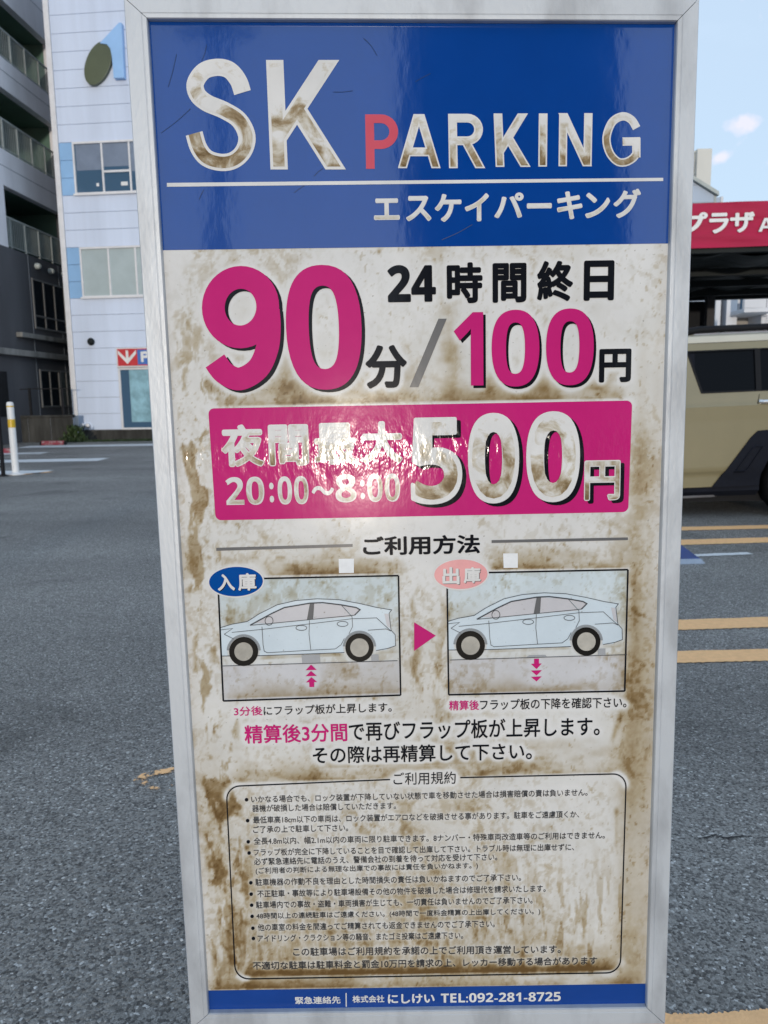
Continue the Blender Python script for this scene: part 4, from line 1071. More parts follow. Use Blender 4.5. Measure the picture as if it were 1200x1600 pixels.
        if speck:
            vo = N.new('ShaderNodeTexNoise'); vo.inputs['Scale'].default_value = 150; vo.inputs['Detail'].default_value = 2
            L.new(tc.outputs['Object'], vo.inputs['Vector'])
            lt = N.new('ShaderNodeMapRange'); lt.inputs['From Min'].default_value = .70; lt.inputs['From Max'].default_value = .76; lt.inputs['To Max'].default_value = .5
            L.new(vo.outputs['Fac'], lt.inputs['Value'])
            ms = N.new('ShaderNodeMix'); ms.data_type = 'RGBA'; ms.inputs[7].default_value = (.16, .13, .09, 1)
            L.new(lt.outputs[0], ms.inputs[0]); L.new(last, ms.inputs[6]); last = ms.outputs[2]
        L.new(last, b.inputs['Base Color'])
        rm = N.new('ShaderNodeMapRange'); rm.inputs['To Min'].default_value = rough - .03; rm.inputs['To Max'].default_value = rough + .03
        L.new(n1.outputs['Fac'], rm.inputs['Value']); L.new(rm.outputs[0], b.inputs['Roughness'])
        b.inputs['Specular IOR Level'].default_value = spec; b.inputs['IOR'].default_value = ior
        # relief
        mp = N.new('ShaderNodeMapping'); mp.inputs['Scale'].default_value = (58, 27, 1)
        L.new(tc.outputs['Object'], mp.inputs[0])
        rip = N.new('ShaderNodeTexNoise'); rip.inputs['Scale'].default_value = 1; rip.inputs['Detail'].default_value = 3
        L.new(mp.outputs[0], rip.inputs['Vector'])
        mp2 = N.new('ShaderNodeMapping'); mp2.inputs['Scale'].default_value = (5, 3, 1); L.new(tc.outputs['Object'], mp2.inputs[0])
        wav = N.new('ShaderNodeTexNoise'); wav.inputs['Scale'].default_value = 1; wav.inputs['Detail'].default_value = 2; L.new(mp2.outputs[0], wav.inputs['Vector'])
        # the ripples are strong only in the blistered zone round the bulge
        dv = N.new('ShaderNodeMath'); dv.operation = 'SUBTRACT'; dv.inputs[1].default_value = VG; L.new(sx.outputs['Y'], dv.inputs[0])
        ds = N.new('ShaderNodeMath'); ds.operation = 'DIVIDE'; ds.inputs[1].default_value = .036; L.new(dv.outputs[0], ds.inputs[0])
        th = N.new('ShaderNodeMath'); th.operation = 'TANH'; L.new(ds.outputs[0], th.inputs[0])
        tb = N.new('ShaderNodeMath'); tb.operation = 'MULTIPLY'; tb.inputs[1].default_value = -BULGE; L.new(dv.outputs[0], tb.inputs[0])
        t2 = N.new('ShaderNodeMath'); t2.operation = 'MULTIPLY'; L.new(th.outputs[0], t2.inputs[0]); L.new(th.outputs[0], t2.inputs[1])
        zone = N.new('ShaderNodeMapRange'); zone.inputs['To Min'].default_value = ripple; zone.inputs['To Max'].default_value = .00012
        L.new(t2.outputs[0], zone.inputs['Value'])
        r1 = N.new('ShaderNodeMath'); r1.operation = 'MULTIPLY_ADD'; L.new(rip.outputs['Fac'], r1.inputs[0]); L.new(zone.outputs[0], r1.inputs[1]); L.new(tb.outputs[0], r1.inputs[2])
        r2 = N.new('ShaderNodeMath'); r2.operation = 'MULTIPLY_ADD'; r2.inputs[1].default_value = .0010; L.new(wav.outputs['Fac'], r2.inputs[0]); L.new(r1.outputs[0], r2.inputs[2])
        bp = N.new('ShaderNodeBump'); bp.inputs['Distance'].default_value = 1.0; bp.inputs['Strength'].default_value = 1.0
        L.new(r2.outputs[0], bp.inputs['Height']); L.new(bp.outputs[0], b.inputs['Normal'])
        return m
    BULGE = math.tan(rad(3.5))
    WHITE = (.74, .73, .72)
    F_blue = film('blue_film', (.0, .052, .295), rough=.07, grime=.04, speck=False, spec=.5, ior=1.85)
    F_blue2 = film('blue_film_footer', (.0, .048, .28), rough=.3, grime=.06, speck=False)
    F_pink = film('magenta_film', (.56, .020, .18), rough=.12, grime=.04, speck=False, spec=.12, ripple=.0016)
    F_pink_p = film('faded_red_letter', (.62, .075, .115), rough=.2, grime=.05, speck=False)
    F_pale = film('faded_pink_oval', (.78, .34, .35), rough=.2, grime=.07)
    F_black = film('black_print', (.008, .009, .013), rough=.10, grime=.05, speck=False, spec=.2)
    F_ink = film('small_black_print', (.045, .043, .045), rough=.25, grime=.15, speck=False)
    F_grey = film('grey_print', (.14, .14, .145), rough=.2, grime=.05, speck=False, spec=.2)
    F_white = film('white_print', WHITE, ripple=.0009, spec=.14, rough=.13, grime=.06, speck=False)
    F_board = film('stained_white_board', attr='stain', rough=.12, spec=.28, grime=.05)
    alu = pmat('anodised_aluminium', (.55, .58, .62), .42, metal=.2, var=.09, scale=7, bump=.00035, bscale=110, stretch=(1.5, .6, 1), spec=.45, col2=(.42, .44, .47), thr=(.34, .52))
    HALO = []
    zl = {'sheet': .0004, 'p1': .0008, 'p2': .0012, 'p3': .0016, 'p4': .0020, 'p5': .0024}
    def put(name, X, Yp, faces, zc, mat, parent, zadd=None, halo=False):
        uv = S(X, Yp)
        zz = np.full(len(uv), zc) + (zadd if zadd is not None else 0)
        me = bpy.data.meshes.new(name); me.from_pydata([(float(a), float(b), float(c)) for (a, b), c in zip(uv, zz)], [], faces); me.update()
        # all faces look at the viewer
        if len(me.polygons):
            fl = [p.index for p in me.polygons if p.normal.z < 0]
            if fl:
                bm = bmesh.new(); bm.from_mesh(me); bm.faces.ensure_lookup_table()
                bmesh.ops.reverse_faces(bm, faces=[bm.faces[i] for i in fl]); bm.to_mesh(me); bm.free()
        o = link(name, me, mat, parent)
        if halo:
            e = set()
            for f in faces:
                for i in range(len(f)): e.add((min(f[i], f[i - 1]), max(f[i], f[i - 1])))
            e = np.array(list(e))
            for t in np.linspace(0, 1, 6): HALO.append(uv[e[:, 0]] * (1 - t) + uv[e[:, 1]] * t)
        return o
    def text(body, x0, x1, yt, yb, mat, zc, parent, bold=0.0, sl=None, halo=True, name='lettering', rings=8, shift=(0, 0), inner=None):
        v, f, za = glyph_copies(body, bold, rings)
        mn, mx = v.min(0), v.max(0)
        if inner is not None:                       # place lighter weight inside the heavier outline's box
            mn = mn - inner; mx = mx + inner
        X, Yp = quad((v - mn) / (mx - mn), x0, x1, yt, yb, sl)
        return put(name, X + shift[0], Yp + shift[1], f, zc, mat, parent, za, halo)
    def poly(pts, mat, zc, parent, name, halo=False):
        p = np.array(pts, float); return put(name, p[:, 0], p[:, 1], [tuple(range(len(p)))], zc, mat, parent, None, halo)
    def stroke_mesh(pts, w, clip=None, closed=False):
        p = np.array(pts, float); n = len(p); L_, R_ = [], []
        for i in range(n):
            a = p[i - 1] if (i > 0 or closed) else p[i]; b = p[(i + 1) % n] if (i < n - 1 or closed) else p[i]
            if i == 0 and not closed: t = p[1] - p[0]
            elif i == n - 1 and not closed: t = p[-1] - p[-2]
            else:
                t1 = (p[i] - a) / max(1e-9, np.linalg.norm(p[i] - a)); t2 = (b - p[i]) / max(1e-9, np.linalg.norm(b - p[i])); t = t1 + t2
                t = t if np.linalg.norm(t) > 1e-6 else t1
            t = t / np.linalg.norm(t); nrm = np.array([-t[1], t[0]]); sc = 1.0
            if 0 < i < n - 1 or closed:
                sc = 1 / max(.45, abs(np.dot(nrm, np.array([-t1[1], t1[0]]))))
            L_.append(p[i] + nrm * w / 2 * sc); R_.append(p[i] - nrm * w / 2 * sc)
        quads = []
        m = n if closed else n - 1
        for i in range(m):
            j = (i + 1) % n; quads.append([L_[i], L_[j], R_[j], R_[i]])
        if clip is not None:
            out = []
            for q in quads:
                for (ax, val, keep_less) in ((0, clip[0], False), (0, clip[1], True), (1, clip[2], False), (1, clip[3], True)):
                    r = []
                    for i in range(len(q)):
                        a, b = q[i], q[(i + 1) % len(q)]
                        ia = (a[ax] <= val) if keep_less else (a[ax] >= val); ib = (b[ax] <= val) if keep_less else (b[ax] >= val)
                        if ia: r.append(a)
                        if ia != ib:
                            t = (val - a[ax]) / (b[ax] - a[ax]); r.append(a + (b - a) * t)
                    q = r
                    if len(q) < 3: break
                if len(q) >= 3: out.append(q)
            quads = out
        return quads
    def strokes(paths, mat, zc, parent, name='lettering', halo=False, clip=None):
        V = []; Fc = []; Z = []
        for k, (pts, w, *cl) in enumerate(paths):
            for q in stroke_mesh(pts, w, clip, bool(cl and cl[0])):
                n = len(V); V += [tuple(c) for c in q]; Fc.append(tuple(range(n, n + len(q)))); Z += [k * 1.5e-5] * len(q)
        V = np.array(V); return put(name, V[:, 0], V[:, 1], Fc, zc, mat, parent, np.array(Z), halo)
    def smooth(pts, n=8):
        p = [np.array(q, float) for q in pts]; r = []
        for i in range(len(p) - 1):
            a = p[max(i - 1, 0)]; b = p[i]; c = p[i + 1]; d = p[min(i + 2, len(p) - 1)]
            for k in range(n):
                t = k / n; r.append(.5 * ((2 * b) + (c - a) * t + (2 * a - 5 * b + 4 * c - d) * t * t + (3 * b - a - 3 * c + d) * t ** 3))
        r.append(p[-1]); return r
    # --- frame (mitred extrusions)
    outer = [(196, 0.5), (1088.7, 2), (1036, 1593), (300.5, 1600)]
    inner = [(233, 34), (1054, 38), (1007.5, 1567.5), (327.5, 1577)]
    hF = .012
    oc = [S(*p) for p in outer]; ic = [S(*p) for p in inner]
    prof = [(0, -.07), (0, hF - .0025), (.05, hF), (.74, hF), (.755, hF - .0007), (.78, hF - .0007), (.80, hF - .0002), (.965, hF - .0004), (1.0, hF - .003), (1.0, -.002)]
    for i in range(4):
        j = (i + 1) % 4; vs = []; g_ = .0006
        for (a, b) in ((i, 1), (j, -1)):
            e = (oc[j] - oc[i]); e = e / np.linalg.norm(e) * g_ * b
            for t, zz in prof:
                q = oc[a] + (ic[a] - oc[a]) * t + e; vs.append((q[0], q[1], zz))
        n = len(prof)
        MB().add(vs, [(k, k + 1, n + k + 1, n + k) for k in range(n - 1)] + [tuple(range(n)), tuple(range(2 * n - 1, n - 1, -1)), (0, n, 2 * n - 1, n - 1)]).build('frame_rail', alu, root)
    bk = [(p[0], p[1], -.06) for p in oc]
    MB().prism([(p[0] * .99 + 0, p[1] * .995, -.068) for p in oc], (0, 0, .05)).build('back_tray', M['zinc'], root)
    # corner gap plates (dark mitre line shows between rails)
    for i in range(4):
        q = (oc[i] + ic[i]) / 2
        MB().box(q[0] - .012, q[0] + .012, q[1] - .012, q[1] + .012, -.05, hF - .008).build('corner_bracket', M['dark_metal'], root)
    # feet
    zb = -O[2] / v2[2]
    for sx_ in (-.30, .30):
        MB().box(sx_ - .025, sx_ + .025, zb + .004, float(min(oc[2][1], oc[3][1])) + .001, -.055, -.015).build('leg', alu, root)
        MB().box(sx_ - .05, sx_ + .05, zb + .003, zb + .012, -.26, .12).build('base_foot', M['zinc'], root)
    # --- coloured sheets
    Lx = lambda yy: float(np.interp(yy, [34, 391, 1547.5, 1577], [231, 254.7, 324.7, 326.5])); Rx = lambda yy: float(np.interp(yy, [38, 380, 1537, 1567], [1056, 1044, 1009, 1008.5]))
    header = poly([(231, 32), (1056, 36), (1044, 380.5), (254.7, 391)], F_blue, zl['sheet'], root, 'header_panel')
    poly([(324.6, 1547.5), (1009.2, 1536.7), (1008.6, 1569), (326.4, 1579)], F_blue2, zl['sheet'], root, 'footer_panel')
    def rrect(tl, tr, br, bl, r, n=8):
        P = [np.array(q, float) for q in (tl, tr, br, bl)]; out = []
        for i in range(4):
            a, c, b = P[i - 1], P[i], P[(i + 1) % 4]
            da = (a - c) / np.linalg.norm(a - c); db = (b - c) / np.linalg.norm(b - c)
            cc = c + da * r + db * r
            for k in range(n + 1):
                t = math.pi / 2 * k / n; out.append(cc - db * r * math.cos(t) - da * r * math.sin(t))
        return out
    pink = poly(rrect((325.3, 638.2), (987.8, 625.8), (981.5, 800), (337, 813), 9), F_pink, zl['sheet'], root, 'price_panel', halo=True)
    # --- header lettering (two layers: clean outer edge, stained heart)
    vS = lambda py: float(S(600, py)[1])
    stS = film('stained_white_large', WHITE, dirt=(vS(268), vS(92), 1.05), rough=.13, spec=.12, ripple=.0009, speck=False)
    stP = film('stained_white_medium', WHITE, dirt=(vS(262), vS(176), 1.0), rough=.13, spec=.12, ripple=.0009, speck=False)
    stK = film('stained_white_kana', WHITE, dirt=(vS(380), vS(300), .5), rough=.13, spec=.12, ripple=.0009, speck=False)
    c1 = lambda pts: [(180 + a / 4, b / 4) for a, b in pts]
    Sp = smooth(c1([(796, 580), (770, 505), (715, 440), (640, 422), (555, 445), (502, 520), (515, 592), (575, 645), (680, 690), (775, 752), (823, 850), (805, 940), (745, 1000), (665, 1016), (575, 990), (522, 925), (494, 835)]), 6)
    Kp = lambda x0, x1, yt, yb, w: [([(x0 + w / 2, yt), (x0 + w / 2 + (yb - yt) * .035, yb)], w), ([(x0 + w * .9, yt + (yb - yt) * .66), (x0 + (x1 - x0) * .855, yt - 6)], w * .98), ([(x0 + (x1 - x0) * .36, yt + (yb - yt) * .30), (x1 - w * .55 + 3, yb + 6)], w * 1.02)]
    def letter_set(paths_fn, clip, mat, w, zc=zl['p1']):
        strokes(paths_fn(w), F_white, zc, root, 'lettering', clip=clip)
        ins = w * .17
        strokes(paths_fn(w * .66), mat, zc + .0003, root, 'lettering_stain', clip=(clip[0] + ins, clip[1] - ins, clip[2] + ins, clip[3] - ins))
    letter_set(lambda w: [(Sp, w)], (280, 410, 88, 272), stS, 27)
    def Kf(x0, x1, yt, yb, w0):
        def fn(w):
            return [([(x0 + w0 / 2, yt - 2), (x0 + w0 / 2 + (yb - yt) * .042, yb + 2)], w),
                    ([(x0 + w0 * .75, yt + (yb - yt) * .70), (x0 + (x1 - x0) * .87, yt - (yb - yt) * .10)], w),
                    ([(x0 + (x1 - x0) * .40, yt + (yb - yt) * .46), (x1 - w0 * .62 + (yb - yt) * .03, yb + (yb - yt) * .05)], w)]
        return fn
    letter_set(Kf(415.7, 541.5, 94, 265, 27), (415, 542, 94, 265), stS, 27)
    def cap(paths, clip, w, mat=None):
        letter_set(lambda ww: [(p, ww) for p in paths(w)], clip, mat or stP, w)
    W_ = 13.6
    # P (red)
    def Pf(x0, x1, yt, yb, w, ym):
        r = (ym - yt) / 2; cx = x1 - r
        bowl = [(x0 + 2, yt + w / 2)] + [(cx + (r - w / 2) * math.cos(a), (yt + ym) / 2 + (r - w / 2) * math.sin(a)) for a in np.linspace(-math.pi / 2, math.pi / 2, 14)] + [(x0 + 2, ym - w / 2)]
        return [[(x0 + w / 2, yt), (x0 + w / 2 + 1.5, yb)], bowl]
    strokes([(p, 13.5) for p in Pf(570.5, 622, 179, 264, 13.5, 233)], F_pink_p, zl['p1'], root, 'lettering')
    cap(lambda w: [[(627.5, 267), (655, 172)], [(682.5, 267), (654, 172)], [(636, 237.5), (675, 237.5)]], (622, 690, 178.5, 263), W_)
    cap(lambda w: Pf(700, 754.5, 178, 263, w, 227) + [[(726, 218), (752.5, 267)]], (699, 760, 178, 263), W_)
    letter_set(Kf(771, 829.5, 177.5, 261, W_), (770, 830, 177.5, 261), stP, W_)
    cap(lambda w: [[(848.6, 176), (847.6, 262)]], (841, 856, 177.5, 260.5), W_)
    cap(lambda w: [[(880, 176), (879, 262)], [(878, 174), (919, 263)], [(919.2, 176), (917.5, 262)]], (872.5, 926, 177, 260), 13)
    c3 = lambda pts: [(800 + a / 4, b / 4) for a, b in pts]
    Gp = smooth(c3([(778, 802), (745, 750), (690, 728), (625, 765), (590, 860), (607, 950), (655, 1008), (705, 1015), (750, 993), (776, 962)]), 6)
    cap(lambda w: [Gp, c3([(776, 985), (776, 862)]), c3([(690, 886), (800, 884)])], (938, 1001, 174, 262), 13)
    poly([(261, 286), (1036, 278), (1036, 283), (261, 292)], F_white, zl['p1'], header, 'rule_line')
    F_scr = film('dark_scratch', (.0, .032, .15), rough=.3, grime=.2, speck=False)
    for pts in ([(276, 85), (270, 112), (263, 136)], [(252, 208), (276, 190), (298, 170)], [(568, 60), (580, 72), (589, 87)], [(521, 144), (536, 144), (551, 142)], [(649, 128), (661, 121), (673, 115)], [(491, 275), (498, 268), (505, 263)], [(311, 312), (315, 303), (319, 296)], [(460, 301), (468, 295), (476, 290)], [(690, 375), (715, 364), (738, 351)], [(323, 70), (320, 84), (315, 96)]):
        strokes([(smooth(pts, 5), 1.1)], F_scr, zl['p1'], header, 'scratch')
    for ch, x0, x1, yt, yb in (('エ', 584, 624.5, 310, 344), ('ス', 634, 674, 306, 346), ('ケ', 679, 721, 303, 347), ('イ', 726, 764, 302, 346), ('パ', 772, 818, 301, 341), ('ー', 823, 862, 317.5, 326), ('キ', 870, 910, 299, 343), ('ン', 914, 953, 301, 341), ('グ', 958, 1001, 295, 341)):
        text(ch, x0, x1, yt, yb, F_white, zl['p1'], header, bold=.034, halo=False)
        text(ch, x0, x1, yt, yb, stK, zl['p1'] + .0003, header, bold=0.008, halo=False, inner=.026, name='lettering_stain')
    # --- prices
    def shadowed(body, x0, x1, yt, yb, mat, dx, dy, halo=True, fat=0.0):
        text(heavy(body), x0, x1, yt, yb, F_black, zl['p1'], root, shift=(dx, dy), halo=halo, name='lettering_shadow', bold=fat)
        text(heavy(body), x0, x1, yt, yb, mat, zl['p2'], root, halo=halo, bold=fat)
    nine = [([(376 + 42.5 * math.cos(a), 480 + 46.5 * math.sin(a) - .018 * 42 * math.cos(a)) for a in np.linspace(0, 2 * math.pi, 40, endpoint=False)], 35.5, True),
            (smooth([(419.3, 484), (421, 512), (417.5, 545), (403, 576), (375, 592), (351, 583), (336, 564)], 7), 35.5)]
    strokes([([(a + 5.5, b + 4) for a, b in p[0]], *p[1:]) for p in nine], F_black, zl['p1'], root, 'lettering_shadow', halo=True)
    strokes(nine, F_pink, zl['p2'], root, 'lettering', halo=True)
    for ch, x0, x1, yt, yb in (('0', 447, 565, 414, 609),): shadowed(ch, x0, x1, yt, yb, F_pink, 5.5, 4)
    for ch, x0, x1, yt, yb in (('1', 709, 755, 488, 602.5), ('0', 768, 842.5, 484, 604), ('0', 853, 927.5, 482, 602)): shadowed(ch, x0, x1, yt, yb, F_pink, 4, 4)
    text(heavy('24'), 605.5, 681, 414, 472, F_black, zl['p1'], root, bold=.02)
    for ch, x0, x1, yt, yb in (('時', 698, 754, 410, 474), ('間', 769.5, 822.5, 411, 473), ('終', 839, 895.5, 407.5, 471), ('日', 912, 959.5, 407, 470), ('分', 571, 636, 539, 607), ('円', 936, 986, 545, 597.5)):
        text(ch, x0, x1, yt, yb, F_black, zl['p1'], root, bold=.036, rings=12)
    poly([(640, 605), (653.7, 605), (698, 498), (685, 498)], F_grey, zl['p1'], root, 'slash', halo=True)
    # --- magenta price panel
    stN = film('stained_white_night', WHITE, dirt=(vS(745), vS(650), 1.0), rough=.13, spec=.12, ripple=.0009, speck=False)
    stD = film('stained_white_digits', WHITE, dirt=(vS(800), vS(640), 1.0), rough=.13, spec=.12, ripple=.0009, speck=False)
    stH = film('stained_white_hours', WHITE, dirt=(vS(800), vS(720), .75), rough=.13, spec=.12, ripple=.0009, speck=False)
    for ch, x0, x1, yt, yb in (('夜', 345.5, 412.5, 663, 729.5), ('間', 419.5, 482.5, 663, 728), ('最', 490.7, 556.7, 660.5, 726), ('大', 564.5, 629, 658, 724.5)):
        text(ch, x0, x1, yt, yb, F_white, zl['p1'], pink, bold=.040, rings=12, halo=False)
        text(ch, x0, x1, yt, yb, stN, zl['p1'] + .0004, pink, bold=.016, halo=False, inner=.024, name='lettering_stain')
    for body, x0, x1, yt, yb in (('20', 353, 413, 745, 789), (':', 421, 428, 754, 785), ('00', 434, 482, 744, 788), ('～', 487, 522, 759, 774), ('8', 524, 557, 741, 785), (':', 563, 570, 750, 780), ('00', 574, 625, 740, 784)):
        text(heavy(body), x0, x1, yt, yb, F_white, zl['p1'], pink, halo=False, bold=.03 if body in ':～' else 0, name='lettering')
        if body not in ':～': text(body, x0, x1, yt, yb, stH, zl['p1'] + .0004, pink, halo=False, inner=.03, name='lettering_stain')
    for ch, x0, x1, yt, yb in (('5', 641, 722, 652, 788), ('0', 731, 811, 645, 786.5), ('0', 822, 906, 642.5, 784.5)):
        text(heavy(ch), x0, x1, yt, yb, F_black, zl['p1'], pink, shift=(6.5, 5), halo=False, name='lettering_shadow', bold=.012)
        text(heavy(ch), x0, x1, yt, yb, F_white, zl['p2'], pink, halo=False, bold=.012)
        text(ch, x0, x1, yt, yb, stD, zl['p2'] + .0004, pink, bold=.018, halo=False, inner=.045, name='lettering_stain', rings=12)
    text('円', 912.5, 969, 719, 782, F_black, zl['p1'], pink, bold=.036, rings=12, shift=(6, 4.5), halo=False, name='lettering_shadow')
    text('円', 912.5, 969, 719, 782, F_white, zl['p2'], pink, bold=.036, rings=12, halo=False)
    text('円', 912.5, 969, 719, 782, stD, zl['p2'] + .0004, pink, bold=.012, halo=False, inner=.024, name='lettering_stain')
    # --- how-to heading
    text('ご利用方法', 567, 750, 836.5, 866.5, F_black, zl['p1'], root, bold=.030, rings=8)
    poly([(338, 855.8), (551, 849.8), (551, 854.4), (338, 860.6)], F_grey, zl['p1'], root, 'rule_line', halo=True)
    poly([(768, 843.8), (981, 839.5), (981, 843.8), (768, 848.4)], F_grey, zl['p1'], root, 'rule_line', halo=True)
    poly([(647, 972), (681, 993), (647, 1017)], F_pink, zl['p1'], root, 'triangle_mark', halo=True)
    # --- two car diagrams
    F_body = film('pale_blue_print', (.62, .71, .78), rough=.2, grime=.05); F_win = film('pale_window_print', (.58, .57, .60), rough=.2, grime=.06)
    F_line = film('thin_line_print', (.06, .065, .075), rough=.2, spec=.2, speck=False); F_tyre = film('tyre_print', (.012, .011, .010), rough=.22, spec=.15, speck=False)
    F_hub = film('stained_hub_print', (.56, .53, .47), rough=.22, grime=.28); F_arch = film('arch_print', (.30, .32, .34), rough=.13, spec=.12, ripple=.0009, speck=False)
    F_flap = film('flap_print', (.38, .39, .41), rough=.2)
    def diagram(dx, dy, corners, second):
        Q = lambda pts: [(320 + a / 3.5294 + dx, 820 + b / 3.5294 + dy) for a, b in pts]
        d = strokes([([corners[0], corners[1]], 2.6), ([corners[1], corners[2]], 2.6), ([corners[2], corners[3]], 2.6), ([corners[3], corners[0]], 2.6)], F_black, zl['p1'], root, 'diagram_border', halo=True)
        body = [(88, 570), (150, 547), (235, 532), (300, 490), (400, 440), (500, 417), (620, 407), (740, 412), (850, 432), (950, 455), (1030, 468), (1016, 487), (1027, 580), (1050, 605), (1052, 665), (1010, 680), (1000, 690), (945, 692)]
        body += [(853 + 90 * math.cos(a), 675 + 90 * math.sin(a)) for a in np.linspace(.2, -3.4, 16)] + [(770, 703), (310, 720)]
        body += [(215 + 90 * math.cos(a), 697 + 90 * math.sin(a)) for a in np.linspace(.25, -3.45, 16)] + [(95, 722)]
        bpx = Q(body)
        b = poly(bpx, F_body, zl['p1'], d, 'car_drawing', halo=True)
        for q in ([(280, 541), (365, 494), (440, 459), (578, 434), (563, 522), (370, 544)], [(603, 434), (700, 437), (755, 445), (808, 505), (600, 520)], [(762, 446), (835, 458), (850, 469), (825, 494), (814, 500)]):
            poly(Q(q), F_win, zl['p2'], d, 'window_drawing')
        poly(Q([(580, 430), (604, 429), (598, 521), (563, 524)]), F_grey, zl['p3'], d, 'pillar_drawing')
        ell = lambda cx, cy, a, b_, n=20: [(cx + a * math.cos(t), cy + b_ * math.sin(t)) for t in np.linspace(0, 2 * math.pi, n, endpoint=False)]
        lines = [(Q([(250, 553), (365, 490), (440, 455), (580, 431), (650, 428), (750, 440), (835, 455), (856, 467), (826, 497)]), 1.9),
                 (Q([(250, 553), (330, 546), (563, 523), (826, 497)]), 1.0), (Q([(150, 592), (320, 575), (570, 546), (810, 517), (945, 512)]), .8),
                 (Q([(316, 560), (322, 660), (328, 695), (345, 704), (585, 690), (720, 683), (752, 660), (770, 625)]), .8), (Q([(578, 525), (575, 600), (585, 690)]), .8),
                 (Q([(755, 443), (812, 505), (815, 560), (795, 600)]), .8), (Q([(900, 580), (1000, 573), (1028, 585)]), .8), (Q([(945, 510), (1025, 583)]), .9),
                 (Q([(88, 565), (150, 547), (235, 532), (300, 490), (400, 440), (500, 417), (620, 407), (740, 412), (850, 432), (950, 455), (1030, 468), (1016, 487), (1027, 580), (1050, 605), (1052, 665), (1010, 680), (945, 692)]), .9),
                 (Q([(95, 722), (310, 720), (770, 703)]), 1.0), (Q([(90, 578), (155, 570), (108, 602)]), .9), (Q([(108, 602), (160, 628)]), .8),
                 (Q(ell(533, 567, 30, 14)), .9, True), (Q(ell(760, 545, 30, 14)), .9, True), (Q(ell(355, 528, 22, 24)), 1.0, True)]
        strokes(lines, F_line, zl['p3'] + .0001, d, 'line_drawing')
        poly(Q([(990, 488), (1012, 490), (1024, 570), (1004, 556)]), F_pale if False else F_win, zl['p2'], d, 'lamp_drawing')
        for cx, cy, R_ in ((215, 697, 80), (853, 675, 78)):
            strokes([(Q([(cx + (R_ + 8) * math.cos(a), cy + (R_ + 8) * math.sin(a)) for a in np.linspace(math.pi * 1.02, math.pi * 1.98, 18)]), 3.6)], F_arch, zl['p2'], d, 'arch_drawing')
            w = poly(Q(ell(cx, cy, R_, R_, 36)), F_tyre, zl['p4'], d, 'wheel_drawing', halo=True)
            poly(Q(ell(cx, cy, 51, 51, 30)), F_hub, zl['p5'], d, 'hub_drawing')
        rx = corners[1][0] - 1.5
        g0 = Q([(95, 778)])[0]; strokes([([(corners[0][0] + 4.5, g0[1]), (rx, g0[1] - .030 * (rx - corners[0][0]))], 1.0)], F_line, zl['p2'], d, 'ground_line')
        poly(Q([(918, 716), (958, 714), (960, 750), (918, 752)]), F_grey if False else F_flap, zl['p2'], d, 'stop_drawing')
        if not second:
            poly(Q([(533, 717), (635, 714), (637, 759), (538, 763)]), F_flap, zl['p2'], d, 'flap_drawing')
            for q in ([(556, 801), (586, 770), (617, 799)], [(556, 834), (586, 805), (618, 832)]): poly(Q(q), F_pink, zl['p2'], d, 'arrow', halo=True)
            poly(Q([(558, 868), (588, 839), (620, 866), (603, 866), (604, 893), (577, 894), (576, 867)]), F_pink, zl['p2'], d, 'arrow', halo=True)
        else:
            E2 = lambda pts: [(650 + a / 3.4286, 820 + b / 3.4286) for a, b in pts]
            poly(E2([(592, 708), (606, 698), (692, 696), (702, 706)]), F_flap, zl['p2'], d, 'flap_drawing')
            poly(E2([(632, 717), (658, 716), (658, 742), (673, 742), (645, 772), (615, 744), (632, 743)]), F_pink, zl['p2'], d, 'arrow', halo=True)
            for q in ([(615, 780), (674, 778), (645, 806)], [(615, 814), (673, 811), (645, 838)]): poly(E2(q), F_pink, zl['p2'], d, 'arrow', halo=True)
        return d
    cL = [(340.5, 905.2), (622.6, 899.3), (626, 1086), (349, 1095)]; cR = [(698.3, 895.8), (981, 890), (976, 1079.6), (701, 1085.4)]
    dL = diagram(0, 0, cL, False); dR = diagram(354.0, -9.4, cR, True)
    def oval(cx, cy, a, b, mat, d, chars, stain):
        e = [(cx + a * math.cos(t), cy + b * math.sin(t) - .02 * a * math.cos(t)) for t in np.linspace(0, 2 * math.pi, 48, endpoint=False)]
        rim = [(cx + (a + 2.2) * math.cos(t), cy + (b + 2.2) * math.sin(t) - .02 * a * math.cos(t)) for t in np.linspace(0, 2 * math.pi, 48, endpoint=False)]
        poly(rim, F_white, zl['p2'], d, 'oval_rim', halo=True)
        poly(e, mat, zl['p3'], d, 'label_oval')
        for ch, x0, x1, yt, yb in chars:
            text(ch, x0, x1, yt, yb, F_grey if stain else F_black, zl['p4'] - .0002, d, bold=.03, halo=False, name='lettering_shadow', shift=(1.2, 1.0))
            text(ch, x0, x1, yt, yb, F_white, zl['p4'], d, bold=.032, halo=False)
    F_ovb = film('blue_oval', (.0, .07, .32), rough=.13, spec=.12, ripple=.0009, speck=False)
    oval(369, 908.4, 42, 23, F_ovb, dL, (('入', 340, 367, 896.5, 922.5), ('庫', 372, 400.7, 895, 922.5)), False)
    oval(720, 897, 41.5, 23, F_pale, dR, (('出', 691, 717.7, 885.6, 912.7), ('庫', 724, 750.6, 885.6, 910.5)), True)
    for a, b_, c_, d_ in ((529, 873, 553, 895), (786, 864.6, 809, 887)):
        m_ = pmat('white_sticker', (.80, .82, .85), .5, var=.04, scale=60)
        poly([(a, b_), (c_, b_ - .3), (c_, d_), (a + .8, d_ + .3)], m_, zl['p1'], root, 'sticker', halo=False)
    # --- captions and sentences
    text('3分後', 365.5, 410, 1103.5, 1118, F_pink, zl['p1'], root, bold=.014, sl=-.03)
    text('にフラップ板が上昇します。', 412, 612, 1100, 1115, F_black, zl['p1'], root, bold=.012, sl=-.03)
